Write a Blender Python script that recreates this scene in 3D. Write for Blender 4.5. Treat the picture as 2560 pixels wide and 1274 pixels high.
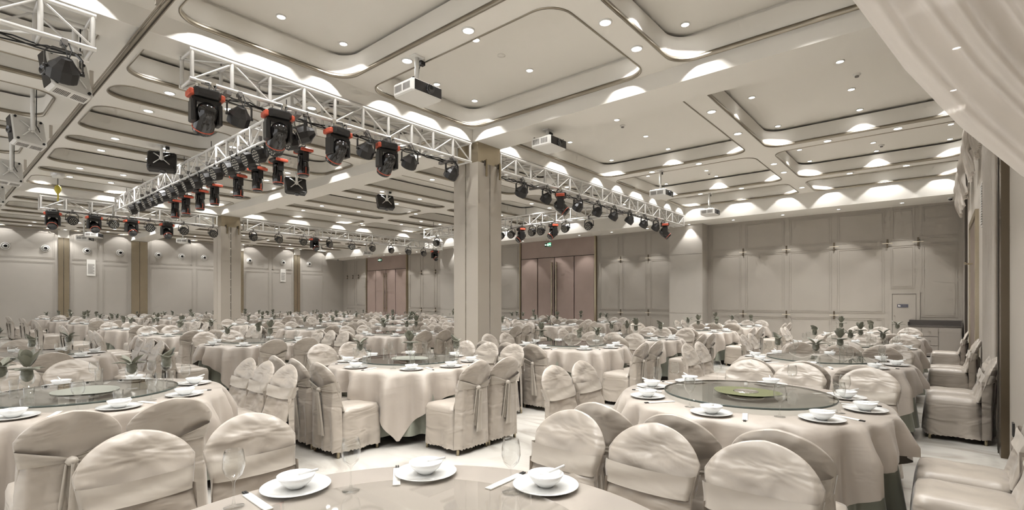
import bpy, math, random
from math import sin, cos, pi, radians, sqrt
from mathutils import Vector, Matrix, noise
from mathutils.geometry import tessellate_polygon
random.seed(7)
for o in list(bpy.data.objects): bpy.data.objects.remove(o)
S = bpy.context.scene
COL = S.collection

# ------------------------------------------------------------------ camera, world, exposure
cam_data = bpy.data.cameras.new('camera'); cam = bpy.data.objects.new('camera', cam_data); COL.objects.link(cam)
cam.location = (0, 0, 1.5); cam.rotation_euler = (radians(90), 0, radians(40.3))
cam_data.sensor_width = 36; cam_data.lens = 1256 / 2560 * 36; cam_data.shift_y = 117 / 2560
cam_data.clip_start = 0.05; cam_data.clip_end = 200
S.camera = cam
W = bpy.data.worlds.new('world'); S.world = W; W.use_nodes = True
bg = W.node_tree.nodes['Background']; bg.inputs[0].default_value = (1.0, 0.988, 0.972, 1); bg.inputs[1].default_value = 0.85
S.view_settings.view_transform = 'Standard'; S.view_settings.look = 'None'
S.view_settings.gamma = 1; S.view_settings.use_curve_mapping = False
S.view_settings.exposure = 0.8
SPOT_W = 34.0          # one recessed downlight
BAND_W = 46.0          # downlights in the lower ceiling bands
WASH_W = 42.0
LAMP_E = 14.0
cy = S.cycles
cy.use_denoising = True
try: cy.denoiser = 'OPENIMAGEDENOISE'
except Exception: pass
cy.max_bounces = 6; cy.diffuse_bounces = 3; cy.glossy_bounces = 3; cy.transmission_bounces = 6
cy.transparent_max_bounces = 24; cy.caustics_reflective = False; cy.caustics_refractive = False
cy.sample_clamp_indirect = 4.0; cy.use_adaptive_sampling = True; cy.adaptive_threshold = 0.1; cy.adaptive_min_samples = 12
try: cy.use_light_tree = True
except Exception: pass

# ------------------------------------------------------------------ materials
def srgb(r, g, b):
    f = lambda c: (c/255)/12.92 if c/255 <= 0.04045 else ((c/255+0.055)/1.055)**2.4
    return (f(r), f(g), f(b), 1)
def mat(name, col, rough=0.6, metal=0.0, sheen=0.0, emit=0.0, noise_amt=0.0, nscale=6.0, bump=0.0, bscale=60.0, coat=0.0, spec=0.5, aniso=0.0):
    m = bpy.data.materials.new(name); m.use_nodes = True
    nt = m.node_tree; p = nt.nodes['Principled BSDF']
    p.inputs['Base Color'].default_value = col; p.inputs['Roughness'].default_value = rough
    p.inputs['Metallic'].default_value = metal; p.inputs['Specular IOR Level'].default_value = spec
    if sheen: p.inputs['Sheen Weight'].default_value = sheen; p.inputs['Sheen Roughness'].default_value = 0.4
    if coat: p.inputs['Coat Weight'].default_value = coat; p.inputs['Coat Roughness'].default_value = 0.1
    if emit: p.inputs['Emission Color'].default_value = col; p.inputs['Emission Strength'].default_value = emit
    tc = nt.nodes.new('ShaderNodeTexCoord')
    if noise_amt:
        n = nt.nodes.new('ShaderNodeTexNoise'); n.inputs['Scale'].default_value = nscale; n.inputs['Detail'].default_value = 5
        nt.links.new(tc.outputs['Object'], n.inputs['Vector'])
        mx = nt.nodes.new('ShaderNodeMix'); mx.data_type = 'RGBA'
        mx.inputs[6].default_value = tuple(c*(1-noise_amt) for c in col[:3])+(1,)
        mx.inputs[7].default_value = tuple(min(1, c*(1+noise_amt)) for c in col[:3])+(1,)
        nt.links.new(n.outputs['Fac'], mx.inputs[0]); nt.links.new(mx.outputs[2], p.inputs['Base Color'])
    if bump:
        n2 = nt.nodes.new('ShaderNodeTexNoise'); n2.inputs['Scale'].default_value = bscale; n2.inputs['Detail'].default_value = 3
        nt.links.new(tc.outputs['Object'], n2.inputs['Vector'])
        b = nt.nodes.new('ShaderNodeBump'); b.inputs['Strength'].default_value = bump; b.inputs['Distance'].default_value = 0.01
        nt.links.new(n2.outputs['Fac'], b.inputs['Height']); nt.links.new(b.outputs['Normal'], p.inputs['Normal'])
    return m
def soft_folds(m, strength):
    # creases of slack satin: stretched, warped noise as relief
    nt = m.node_tree; p = nt.nodes['Principled BSDF']; tc = nt.nodes.new('ShaderNodeTexCoord')
    mp = nt.nodes.new('ShaderNodeMapping'); mp.inputs['Scale'].default_value = (2.5, 2.5, 6.5); mp.inputs['Rotation'].default_value = (0.3, 0.45, 0.2)
    n = nt.nodes.new('ShaderNodeTexNoise'); n.inputs['Scale'].default_value = 1.0; n.inputs['Detail'].default_value = 2.0; n.inputs['Distortion'].default_value = 0.9
    nt.links.new(tc.outputs['Object'], mp.inputs[0]); nt.links.new(mp.outputs[0], n.inputs['Vector'])
    b = nt.nodes.new('ShaderNodeBump'); b.inputs['Strength'].default_value = strength; b.inputs['Distance'].default_value = 0.06
    nt.links.new(n.outputs['Fac'], b.inputs['Height']); nt.links.new(b.outputs['Normal'], p.inputs['Normal'])
M = {}
M['ceiling'] = mat('ceiling_paint', srgb(232, 228, 220), 0.7, noise_amt=0.01, nscale=1.5)
M['panel'] = mat('ceiling_panel_paint', srgb(232, 228, 220), 0.75, noise_amt=0.01, nscale=1.0)
M['wall'] = mat('wall_fabric', srgb(170, 163, 153), 0.6, noise_amt=0.03, nscale=3, bump=0.08, bscale=250)
M['wallpale'] = mat('wall_fabric_pale', srgb(180, 174, 165), 0.6, noise_amt=0.03, nscale=3, bump=0.08, bscale=250)
M['column'] = mat('column_cladding', srgb(176, 168, 156), 0.45, noise_amt=0.02, nscale=2)
M['bronze'] = mat('brushed_bronze', srgb(182, 170, 148), 0.26, metal=0.85, noise_amt=0.12, nscale=2, bump=0.05, bscale=400)
M['darkbronze'] = mat('dark_bronze', srgb(104, 94, 80), 0.3, metal=1.0, noise_amt=0.1, nscale=2)
M['trimmetal'] = mat('champagne_metal_trim', srgb(158, 150, 136), 0.32, metal=1.0)
M['darkgap'] = mat('dark_gap', srgb(60, 52, 44), 0.8)
M['wood'] = mat('door_veneer', srgb(160, 141, 132), 0.42, noise_amt=0.10, nscale=2.5, bump=0.04, bscale=120)
M['darkwood'] = mat('dark_door_panel', srgb(112, 98, 88), 0.4, noise_amt=0.08, nscale=2)
M['satin'] = mat('champagne_satin', srgb(166, 157, 146), 0.31, sheen=0.2, noise_amt=0.03, nscale=9, spec=0.6)
soft_folds(M['satin'], 0.62)
M['cloth'] = mat('tablecloth_satin', srgb(170, 161, 151), 0.40, sheen=0.2, noise_amt=0.02, nscale=5)
soft_folds(M['cloth'], 0.12)
M['sash'] = mat('sash_fabric', srgb(172, 164, 153), 0.40, sheen=0.2, noise_amt=0.02, nscale=12)
soft_folds(M['sash'], 0.3)
M['skirt'] = mat('grey_green_cloth', srgb(136, 138, 126), 0.5, sheen=0.3, noise_amt=0.04, nscale=6)
M['napkin'] = mat('green_napkin_fabric', srgb(116, 116, 102), 0.5, sheen=0.25, noise_amt=0.10, nscale=30)
M['china'] = mat('white_china', srgb(222, 222, 220), 0.12, coat=0.5)
M['alu'] = mat('aluminium_tube', srgb(226, 224, 220), 0.3, metal=0.4, noise_amt=0.04, nscale=8)
M['black'] = mat('black_plastic', srgb(36, 34, 33), 0.32, noise_amt=0.1, nscale=20)
M['blackmatte'] = mat('black_matte', srgb(26, 25, 24), 0.6)
M['blackgloss'] = mat('black_gloss', srgb(22, 20, 20), 0.08, coat=0.6)
M['champagne'] = mat('champagne_bar', srgb(222, 212, 190), 0.3, metal=0.3)
M['orange'] = mat('orange_plastic', srgb(205, 92, 66), 0.45)
M['whiteplastic'] = mat('white_plastic', srgb(226, 224, 219), 0.4)
M['greyplastic'] = mat('grey_plastic', srgb(120, 116, 112), 0.5)
M['lens'] = mat('lens_glass', srgb(30, 32, 38), 0.05, coat=1.0)
M['chrome'] = mat('chrome', srgb(220, 218, 214), 0.12, metal=1.0)
M['brass'] = mat('brass', srgb(166, 154, 130), 0.28, metal=1.0)
M['led'] = mat('led_ring', srgb(205, 200, 190), 0.25, metal=0.3)
M['lamp'] = mat('lamp_glow', (1.0, 0.98, 0.95, 1), 0.5, emit=LAMP_E)
M['lampsmall'] = mat('lamp_small_glow', (1.0, 0.95, 0.88, 1), 0.5, emit=1.6)
M['exitgreen'] = mat('exit_sign_green', srgb(30, 92, 66), 0.4)
M['exitlit'] = mat('exit_sign_lit', (0.75, 1.0, 0.85, 1), 0.5, emit=1.2)
M['turf'] = mat('olive_mat', srgb(104, 106, 74), 0.9, noise_amt=0.18, nscale=60, bump=0.5, bscale=400)
M['paper'] = mat('white_paper', srgb(232, 229, 222), 0.7)
M['signblue'] = mat('sign_plate', srgb(84, 84, 96), 0.4)
M['cabinet'] = mat('cabinet_paint', srgb(150, 143, 136), 0.5)
M['counter'] = mat('dark_countertop', srgb(82, 76, 72), 0.3)
M['yellow'] = mat('yellow_hook', srgb(196, 180, 70), 0.4)
M['hanger'] = mat('hanger_plaster', srgb(190, 182, 170), 0.6)
# marble floor
def marble():
    m = bpy.data.materials.new('pale_marble'); m.use_nodes = True; nt = m.node_tree; p = nt.nodes['Principled BSDF']
    tc = nt.nodes.new('ShaderNodeTexCoord'); n = nt.nodes.new('ShaderNodeTexNoise'); n.inputs['Scale'].default_value = 0.9
    n.inputs['Detail'].default_value = 9; n.inputs['Distortion'].default_value = 1.6
    mp = nt.nodes.new('ShaderNodeMapping'); mp.inputs['Scale'].default_value = (1, 2.2, 1); mp.inputs['Rotation'].default_value = (0, 0, 0.5)
    nt.links.new(tc.outputs['Object'], mp.inputs[0]); nt.links.new(mp.outputs[0], n.inputs['Vector'])
    cr = nt.nodes.new('ShaderNodeValToRGB'); e = cr.color_ramp.elements
    e[0].position = 0.36; e[0].color = srgb(164, 159, 151); e[1].position = 0.56; e[1].color = srgb(196, 192, 185)
    x = e.new(0.47); x.color = srgb(186, 182, 174)
    nt.links.new(n.outputs['Fac'], cr.inputs[0]); nt.links.new(cr.outputs[0], p.inputs['Base Color'])
    p.inputs['Roughness'].default_value = 0.2; p.inputs['Specular IOR Level'].default_value = 0.5
    return m
M['floor'] = marble()
def glassy(name, tint, refl=0.9, ior=1.45, rough=0.0, base=0.03):
    m = bpy.data.materials.new(name); m.use_nodes = True; nt = m.node_tree; nt.nodes.clear()
    out = nt.nodes.new('ShaderNodeOutputMaterial'); t = nt.nodes.new('ShaderNodeBsdfTransparent'); g = nt.nodes.new('ShaderNodeBsdfGlossy')
    t.inputs[0].default_value = tint; g.inputs['Roughness'].default_value = rough; g.inputs[0].default_value = (refl, refl, refl, 1)
    lw = nt.nodes.new('ShaderNodeLayerWeight'); lw.inputs[0].default_value = 0.5
    f = nt.nodes.new('ShaderNodeMath'); f.operation = 'POWER'; f.inputs[1].default_value = 3.2; nt.links.new(lw.outputs['Facing'], f.inputs[0])
    a = nt.nodes.new('ShaderNodeMath'); a.operation = 'ADD'; a.inputs[1].default_value = base; a.use_clamp = True
    mx = nt.nodes.new('ShaderNodeMixShader'); nt.links.new(f.outputs[0], a.inputs[0]); nt.links.new(a.outputs[0], mx.inputs[0])
    nt.links.new(t.outputs[0], mx.inputs[1]); nt.links.new(g.outputs[0], mx.inputs[2]); nt.links.new(mx.outputs[0], out.inputs[0])
    return m
M['glass'] = glassy('clear_glass', (0.975, 0.978, 0.975, 1), base=0.035)
M['tint'] = glassy('grey_green_glass', (0.78, 0.81, 0.80, 1), 0.95, 1.5, 0.02, 0.04)
M['tintpale'] = glassy('pale_glass', (0.97, 0.972, 0.965, 1), 0.95, 1.5, 0.03, 0.07)
M['glassedge'] = mat('dark_glass_edge', srgb(66, 74, 70), 0.15)
def sheer():
    m = bpy.data.materials.new('sheer_voile'); m.use_nodes = True; nt = m.node_tree; nt.nodes.clear()
    out = nt.nodes.new('ShaderNodeOutputMaterial'); d = nt.nodes.new('ShaderNodeBsdfDiffuse'); t = nt.nodes.new('ShaderNodeBsdfTranslucent')
    tr = nt.nodes.new('ShaderNodeBsdfTransparent')
    d.inputs[0].default_value = srgb(216, 209, 200); t.inputs[0].default_value = srgb(214, 207, 198)
    a = nt.nodes.new('ShaderNodeMixShader'); a.inputs[0].default_value = 0.45; b = nt.nodes.new('ShaderNodeMixShader'); b.inputs[0].default_value = 0.06
    nt.links.new(d.outputs[0], a.inputs[1]); nt.links.new(t.outputs[0], a.inputs[2]); nt.links.new(a.outputs[0], b.inputs[1])
    nt.links.new(tr.outputs[0], b.inputs[2]); nt.links.new(b.outputs[0], out.inputs[0]); return m
M['sheer'] = sheer()

# ------------------------------------------------------------------ mesh helpers
class MB:
    def __init__(s): s.v = []; s.f = []; s.smooth = []
    def add(s, vs, fs, sm=False, T=None):
        k = len(s.v)
        s.v += [tuple(T @ Vector(p)) for p in vs] if T is not None else [tuple(p) for p in vs]
        s.f += [tuple(i+k for i in f) for f in fs]; s.smooth += [sm]*len(fs); return s
    def box(s, a, b, T=None):
        x0, y0, z0 = a; x1, y1, z1 = b
        vs = [(x0,y0,z0),(x1,y0,z0),(x1,y1,z0),(x0,y1,z0),(x0,y0,z1),(x1,y0,z1),(x1,y1,z1),(x0,y1,z1)]
        return s.add(vs, [(3,2,1,0),(4,5,6,7),(0,1,5,4),(1,2,6,5),(2,3,7,6),(3,0,4,7)], False, T)
    def cbox(s, c, d, T=None): return s.box([c[i]-d[i]/2 for i in range(3)], [c[i]+d[i]/2 for i in range(3)], T)
    def bbox(s, a, b, r, T=None):      # box with chamfered vertical (z) edges and top/bottom bevel
        x0,y0,z0 = a; x1,y1,z1 = b
        def ring(z, i): return [(x0+r+i*0,y0+i,z),(x1-r,y0+i,z),(x1-i,y0+r,z),(x1-i,y1-r,z),(x1-r,y1-i,z),(x0+r,y1-i,z),(x0+i,y1-r,z),(x0+i,y0+r,z)]
        vs = ring(z0, r*.5)+ring(z0+r*.5, 0)+ring(z1-r*.5, 0)+ring(z1, r*.5)
        fs = [tuple(range(7,-1,-1)), tuple(range(24,32))]
        for k in range(3):
            for i in range(8): j = (i+1)%8; fs.append((k*8+i, k*8+j, k*8+8+j, k*8+8+i))
        return s.add(vs, fs, False, T)
    def tube(s, p, q, r, n=8, r2=None, caps=True, T=None):
        p = Vector(p); q = Vector(q); d = (q-p)
        if d.length < 1e-6: return s
        d.normalize(); a = d.orthogonal().normalized(); b = d.cross(a); r2 = r if r2 is None else r2
        vs = [p+a*r*cos(2*pi*i/n)+b*r*sin(2*pi*i/n) for i in range(n)]+[q+a*r2*cos(2*pi*i/n)+b*r2*sin(2*pi*i/n) for i in range(n)]
        fs = [(i, (i+1)%n, n+(i+1)%n, n+i) for i in range(n)]
        k = len(s.f); s.add(vs, fs, True, T)
        if caps:
            base = len(s.v)-2*n
            s.f += [tuple(base+i for i in range(n-1,-1,-1)), tuple(base+n+i for i in range(n))]; s.smooth += [False, False]
        return s
    def path(s, pts, r, n=6):
        for i in range(len(pts)-1): s.tube(pts[i], pts[i+1], r, n, caps=False)
        return s
    def lathe(s, prof, n=24, T=None, cap0=False, cap1=False):
        vs = []; fs = []
        for (r, z) in prof: vs += [(r*cos(2*pi*i/n), r*sin(2*pi*i/n), z) for i in range(n)]
        for k in range(len(prof)-1):
            for i in range(n): j = (i+1)%n; fs.append((k*n+i, k*n+j, (k+1)*n+j, (k+1)*n+i))
        s.add(vs, fs, True, T); b = len(s.v)-len(vs)
        if cap0: s.f.append(tuple(b+i for i in range(n-1,-1,-1))); s.smooth.append(False)
        if cap1: s.f.append(tuple(b+(len(prof)-1)*n+i for i in range(n))); s.smooth.append(False)
        return s
    def grid(s, fn, nu, nv, closed=False, T=None):
        vs = [fn(i/nu, j/nv) for j in range(nv+1) for i in range(nu if closed else nu+1)]
        w = nu if closed else nu+1; fs = []
        for j in range(nv):
            for i in range(nu):
                a = j*w+i; b = j*w+((i+1)%w if closed else i+1); fs.append((a, b, b+w, a+w))
        return s.add(vs, fs, True, T)
    def flat(s): s.smooth = [False]*len(s.smooth); return s
    def mesh(s, name, m):
        me = bpy.data.meshes.new(name); me.from_pydata(s.v, [], s.f)
        me.polygons.foreach_set('use_smooth', s.smooth); me.materials.append(M[m] if isinstance(m, str) else m); me.update(); return me
    def build(s, name, m, parent=None, **k): return obj(name, s.mesh(name, m), parent, **k)
def obj(name, data, parent=None, label=None, cat=None, group=None, kind=None, loc=None, rot=None, scale=None):
    o = bpy.data.objects.new(name, data); COL.objects.link(o)
    if parent is not None: o.parent = parent
    if label: o['label'] = label
    if cat: o['category'] = cat
    if group: o['group'] = group
    if kind: o['kind'] = kind
    if loc is not None: o.location = loc
    if rot is not None: o.rotation_euler = rot
    if scale is not None: o.scale = scale
    return o
def empty(name, label, cat, group=None, loc=(0,0,0), rot=(0,0,0)):
    o = obj(name, None, None, label, cat, group, None, loc, rot); o.empty_display_size = 0.1; return o
def copy_tree(src, parent=None):
    c = src.copy(); COL.objects.link(c)
    if parent is not None: c.parent = parent
    for ch in KIDS.get(src.name, []): copy_tree(ch, c)
    return c
KIDS = {}
def kids(root):      # remember children of a prototype
    for o in list(bpy.data.objects):
        if o.parent == root: KIDS.setdefault(root.name, []).append(o)
    for o in KIDS.get(root.name, []):
        kids(o)
def place(proto, used, loc, rz=0, label=None, group=None, rot=None):
    o = proto if not used[0] else copy_tree(proto)
    used[0] = True; o.location = loc; o.rotation_euler = rot if rot is not None else (0, 0, rz)
    if label: o['label'] = label
    if group: o['group'] = group
    return o
def struct(name, mb, m, parent=None, **k):
    return mb.build(name, m, parent, kind=None if parent else 'structure', **k)
def face_dir(d, roll=0.0):       # rotation sending +Z to direction d
    return Vector(d).normalized().to_track_quat('Z', 'Y').to_euler()

# ------------------------------------------------------------------ room constants
XR, XL, YB, YN = 0.52, -30.3, 18.3, -5.0
ZS, ZB, ZP, ZBACK = 4.5, 4.73, 5.10, 4.25
BAYX = [(-6.67, XR, [(-6.64, -3.12), (-2.75, 0.46)])]
LCOLS = [(-8.80, -7.23), (-9.93, -9.20), (-12.10, -10.42), (-13.27, -12.70), (-15.47, -13.90), (-16.75, -16.15), (-18.87, -17.40)]
BAYX.append((-18.9, -7.2, LCOLS))
BAYX.append((XL, -19.5, [(a-12.05 if i else -30.2, b-12.05) for i, (a, b) in enumerate(LCOLS[::-1])]))
BAYX[2] = (XL, -19.5, [(-30.25, -29.45), (-28.80, -28.20), (-27.52, -25.95), (-25.32, -24.75), (-24.15, -22.47), (-21.98, -21.25), (-20.85, -19.57)])
BAYY = [(YN, 6.72, [(-4.9, -2.0), (-1.65, 1.40), (1.84, 4.05), (4.40, 6.69)]), (7.4, 17.03, [(7.44, 11.60), (11.95, 14.92), (15.28, 17.0)])]

# ---- floor and walls
struct('floor', MB().box((XL-0.3, YN, -0.2), (XR+0.3, YB+0.3, 0)), 'floor')
wall_back = struct('wall_back', MB().box((XL-0.3, YB, 0), (XR+0.3, YB+0.2, 5.2)), 'wall')
wall_left = struct('wall_left', MB().box((XL-0.2, YN, 0), (XL, YB, 5.2)), 'wallpale')
wall_right = struct('wall_right', MB().box((XR, YN, 0), (XR+0.2, YB, 5.2)), 'wall')
# ---- ceiling: high panel, lower slabs with round-cornered openings
ceiling = struct('ceiling', MB().box((XL-0.2, YN, ZP), (XR+0.2, YB+0.2, ZP+0.1)), 'panel')
def rrect(x0, y0, x1, y1, r, n=8):
    pts = []
    for cx_, cy_, a0 in ((x1-r, y0+r, -90), (x1-r, y1-r, 0), (x0+r, y1-r, 90), (x0+r, y0+r, 180)):
        for i in range(n+1):
            a = radians(a0+90*i/n); pts.append((cx_+r*cos(a), cy_+r*sin(a)))
    return pts
def band_slab(x0, x1, y0, y1, holes):
    mb = MB(); trims = []
    outer = [(x0, y0), (x1, y0), (x1, y1), (x0, y1)]
    loops = [outer]
    for (hx0, hx1, hy0, hy1) in holes:
        w = hx1-hx0; r = min(0.32, w*0.42); pts = rrect(hx0, hy0, hx1, hy1, r); loops.append(pts[::-1]); trims.append(pts)
    flat = [Vector((p[0], p[1], 0)) for l in loops for p in l]
    tris = tessellate_polygon([[Vector((p[0], p[1], 0)) for p in l] for l in loops])
    for z, fl in ((ZB, 1), (5.055, 0)):
        mb.add([(p.x, p.y, z) for p in flat], [t if fl else t[::-1] for t in tris])
    for pts in trims:
        n = len(pts); mb.add([(p[0], p[1], ZB) for p in pts]+[(p[0], p[1], 5.055) for p in pts], [(i, (i+1)%n, n+(i+1)%n, n+i) for i in range(n)], True)
    return mb, trims
def trim_ring(pts, z0=ZB-0.012, z1=ZB+0.05, t=0.018):
    mb = MB(); n = len(pts); cx_ = sum(p[0] for p in pts)/n; cy_ = sum(p[1] for p in pts)/n
    x0 = min(p[0] for p in pts); x1 = max(p[0] for p in pts); y0 = min(p[1] for p in pts); y1 = max(p[1] for p in pts)
    inn = [(cx_+(p[0]-cx_)*(1-2*t/(x1-x0)), cy_+(p[1]-cy_)*(1-2*t/(y1-y0))) for p in pts]
    vs = [(p[0], p[1], z0) for p in pts]+[(p[0], p[1], z0) for p in inn]+[(p[0], p[1], z1) for p in inn]+[(p[0], p[1], z1) for p in pts]
    fs = []
    for i in range(n):
        j = (i+1)%n
        fs += [(i, j, n+j, n+i), (n+i, n+j, 2*n+j, 2*n+i), (2*n+i, 2*n+j, 3*n+j, 3*n+i), (3*n+i, 3*n+j, j, i)]
    return mb.add(vs, fs, True)
for bx0, bx1, cols in BAYX:
    for by0, by1, rows in BAYY:
        holes = [(c[0], c[1], r[0], r[1]) for c in cols for r in rows]
        mb, trims = band_slab(bx0, bx1, by0, by1, holes)
        mb.build('ceiling_band', 'ceiling', ceiling)
        for p in trims: trim_ring(p).build('coffer_trim', 'trimmetal', ceiling)
# beams and the lower soffit along the back wall
beams = [((XL, 6.72, ZS), (XR, 7.40, ZP)), ((-7.20, YN, ZS), (-6.67, 6.72, ZP)), ((-7.20, 7.40, ZS), (-6.67, 17.03, ZP)),
         ((-19.5, YN, ZS), (-18.9, 6.72, ZP)), ((-19.5, 7.40, ZS), (-18.9, 17.03, ZP)), ((XL, 17.03, ZBACK), (XR, YB, ZP))]
for i, (a, b) in enumerate(beams): MB().box(a, b).build('ceiling_beam', 'ceiling', ceiling)

# ------------------------------------------------------------------ downlights
def downlight_proto(name, r, m):
    root = bpy.data.objects.new(name, None); COL.objects.link(root)
    MB().lathe([(r*1.28, 0), (r*1.28, -0.012), (r*1.02, -0.016), (r, -0.004)], 20).build('trim_ring', 'whiteplastic', root)
    MB().lathe([(r*1.01, -0.005), (0.001, -0.006)], 20).build('lamp_disc', m, root)
    return root
spot_cache = {}
def spot_data(w, size, blend=0.1):
    k = (w, size, blend)
    if k not in spot_cache:
        l = bpy.data.lights.new('downlight_spot', 'SPOT'); l.energy = w; l.spot_size = radians(size); l.spot_blend = blend
        l.color = (1.0, 0.988, 0.97); l.shadow_soft_size = 0.035; spot_cache[k] = l
    return spot_cache[k]
DLp = downlight_proto('downlight', 0.048, 'lamp'); kids(DLp); DLu = [False]
DLb = downlight_proto('downlight', 0.062, 'lamp'); kids(DLb); DLbu = [False]
def downlight(x, y, z, kind, label, group, w, size=94, blend=0.1):
    o = place(DLp if kind == 'p' else DLb, DLu if kind == 'p' else DLbu, (x, y, z), 0, label, group)
    o['category'] = 'downlight'
    s = bpy.data.objects.new('lamp_light', spot_data(w, size, blend)); COL.objects.link(s); s.parent = o; s.location = (0, 0, -0.025)
BAYN = ['right-hand bay', 'middle bay', 'far left bay']
ROWN = ['nearest', 'second', 'third', 'fourth', 'fifth', 'sixth', 'seventh']
band_count = {}
NTH = ['first', 'second', 'third', 'fourth', 'fifth', 'sixth', 'seventh', 'eighth', 'ninth', 'tenth', 'eleventh', 'twelfth']
def lights_in_panels():
    # right-hand bay: three lines of lights in each coffer
    for ci, xs in enumerate([(-6.32, -4.84, -3.38), (-2.50, -1.12, 0.2)]):
        for ri, ysets in enumerate([((-1.3, 0.0, 1.15), (-0.6, 0.6), (-1.3, 0.0, 1.15)), ((2.2, 2.95, 3.82), (2.4, 3.4), (2.2, 3.82)),
                                    ((4.65, 5.53, 6.42), (4.94, 6.13), (4.65, 6.42)), ((7.7, 9.47, 11.36), (8.91, 10.2, 11.38), (7.7, 9.5, 11.36)),
                                    ((12.2, 13.46, 14.72), (12.9, 13.94, 14.75), (12.2, 13.5, 14.72)), ((15.5, 16.73), (15.9, 16.7), (15.5, 16.73))]):
            nm = '%s coffer row, %s column, right bay' % (ROWN[ri], ['left', 'right'][ci])
            for xi, ys in enumerate(ysets):
                for yi, y in enumerate(ys): downlight(xs[xi], y, ZP, 'p', '%s downlight from camera, %s line, %s' % (NTH[yi], ['left', 'middle', 'right'][xi], nm), 'downlights, '+nm, SPOT_W)
lights_in_panels()
def band_light(x, y, lab, side='camera'):
    k = band_count[lab] = band_count.get(lab, -1)+1; downlight(x, y, ZB, 'b', '%s downlight from the %s, %s' % (NTH[k], side, lab), 'downlights, ' + lab, BAND_W, 112, 0.5)
for y in (-3, -1.0, 0.6, 2.3, 3.2, 5.12, 5.91, 8.69, 10.15, 12.93, 13.93, 16.1): band_light(-2.93, y, 'band between coffer columns, right bay')
for yb in (4.22, 11.77, 15.10):
    for x in (-5.42, -4.26, -1.69, -0.57): band_light(x, yb, 'cross band at row %s, right bay' % {4.22: 'two', 11.77: 'four', 15.10: 'five'}[yb], 'left')
for bi, xs in enumerate([(-9.06, -10.18, -12.40, -13.58, -15.80, -17.07), (-20.9+0.0-0.15, -22.2, -24.45, -25.63, -27.85, -29.12)]):
    for k, x in enumerate(xs):
        for y in ((2.50, 3.35, 5.2, 5.95, 8.75, 10.15, 13.0, 14.0) if bi == 0 else (3.0, 5.6, 8.75, 10.15, 13.5, 16.1)):
            if bi == 0 and k in (0, 2, 4) and False: continue
            band_light(x, y, '%s long band from the right, %s' % (ROWN[k].replace('nearest', 'first'), BAYN[bi+1]))
    for yb in (4.22, 11.77, 15.10):
        for x in ([-7.95, -11.2, -14.6, -18.1] if bi == 0 else [-20.2, -23.3, -26.7, -29.8]):
            band_light(x, yb, 'cross band at row %s, %s' % ({4.22: 'two', 11.77: 'four', 15.10: 'five'}[yb], BAYN[bi+1]), 'right')
# lamps in the wide strips
for bi, xs in enumerate([(-8.5, -11.3, -14.8, -18.6), (-19.95, -23.3, -26.7, -29.95)]):
    for k, x in enumerate(xs):
        for y in (2.2, 3.75, 4.7, 6.42, 7.8, 9.5, 11.3, 12.3, 14.6, 16.7):
            if 0 < k < 3 and y in (3.75, 4.7, 9.5, 12.3): continue
            c5 = c5+1 if y > 2.2 else 0
            nm = 'inside the %s wide strip coffer, %s' % (ROWN[k].replace('nearest', 'first'), BAYN[bi+1])
            downlight(x, y, ZP, 'p', '%s small downlight from the camera %s' % (NTH[c5], nm), 'downlights ' + nm, SPOT_W*0.8)
# wall washers in the back soffit
for k, x in enumerate([-6.72+1.49*i for i in range(5)]+[-8.3-1.5*i for i in range(14)]):
    downlight(x, 17.62, ZBACK, 'p', '%s downlight in the low soffit along the back wall' % (['fifth from the right end', 'fourth from the right end', 'third from the right end', 'second from the right end', 'rightmost'][k] if k < 5 else '%s from the pier, leftwards,' % NTH[k-5] if k < 17 else ['second from the far corner', 'nearest the far corner'][k-17]), 'downlights in the back wall soffit', WASH_W, 78, 0.35)

# ------------------------------------------------------------------ partition track under the ceiling
tr = empty('partition_track', 'long polished metal partition track hanging below the ceiling, running away to the left', 'track', None, (0, 1.575, 4.405))
MB().box((XL+0.02, -0.02, 0.0), (-0.2, 0.02, 0.045)).box((XL+0.02, -0.03, 0.045), (-0.2, -0.024, 0.075)).box((XL+0.02, 0.024, 0.045), (-0.2, 0.03, 0.075)).build('rail', 'trimmetal', tr)
MB().box((XL+0.02, -0.008, -0.003), (-0.2, 0.008, 0.001)).build('slot', 'darkgap', tr)
for x in (-4.6, -6.0, -9.05, -12.4, -15.85, -20.5, -24, -27.5):
    MB().cbox((x, -0.02, 0.205), (0.045, 0.045, 0.24)).build('hanger', 'hanger', tr)

# ------------------------------------------------------------------ columns
def column(x0, x1, y0, y1, idx, nm):
    c = MB().box((x0+0.04, y0+0.04, 0), (x1-0.04, y1-0.04, 4.16)).build(nm, 'darkgap', None, kind='structure')
    cxm = (x0+x1)/2; cym = (y0+y1)/2; g = 0.012
    for (a, b) in (((x0, y0, 0.0), (cxm-g, y0+0.035, 4.12)), ((cxm+g, y0, 0.0), (x1, y0+0.035, 4.12)),
                   ((x1-0.035, y0+0.036, 0.0), (x1, cym-g, 4.12)), ((x1-0.035, cym+g, 0.0), (x1, y1, 4.12)),
                   ((x0, y1-0.035, 0), (cxm-g, y1, 4.12)), ((cxm+g, y1-0.035, 0), (x1-0.036, y1, 4.12)),
                   ((x0, y0+0.036, 0), (x0+0.035, cym-g, 4.12)), ((x0, cym+g, 0), (x0+0.035, y1-0.036, 4.12))):
        MB().box(a, b).build('cladding_panel', 'column', c)
    MB().box((x0+0.02, y0+0.02, 4.12), (x1-0.02, y1-0.02, ZS)).build('metal_capital', 'bronze', c)
    d = MB()
    for k in range(14):
        z = 0.4+k*0.27
        d.cbox((cxm, y0+0.03, z), (0.008, 0.010, 0.014)).cbox((x1-0.03, cym, z), (0.010, 0.008, 0.014))
    d.build('slot_lights', 'lampsmall', c)
    return c
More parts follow.
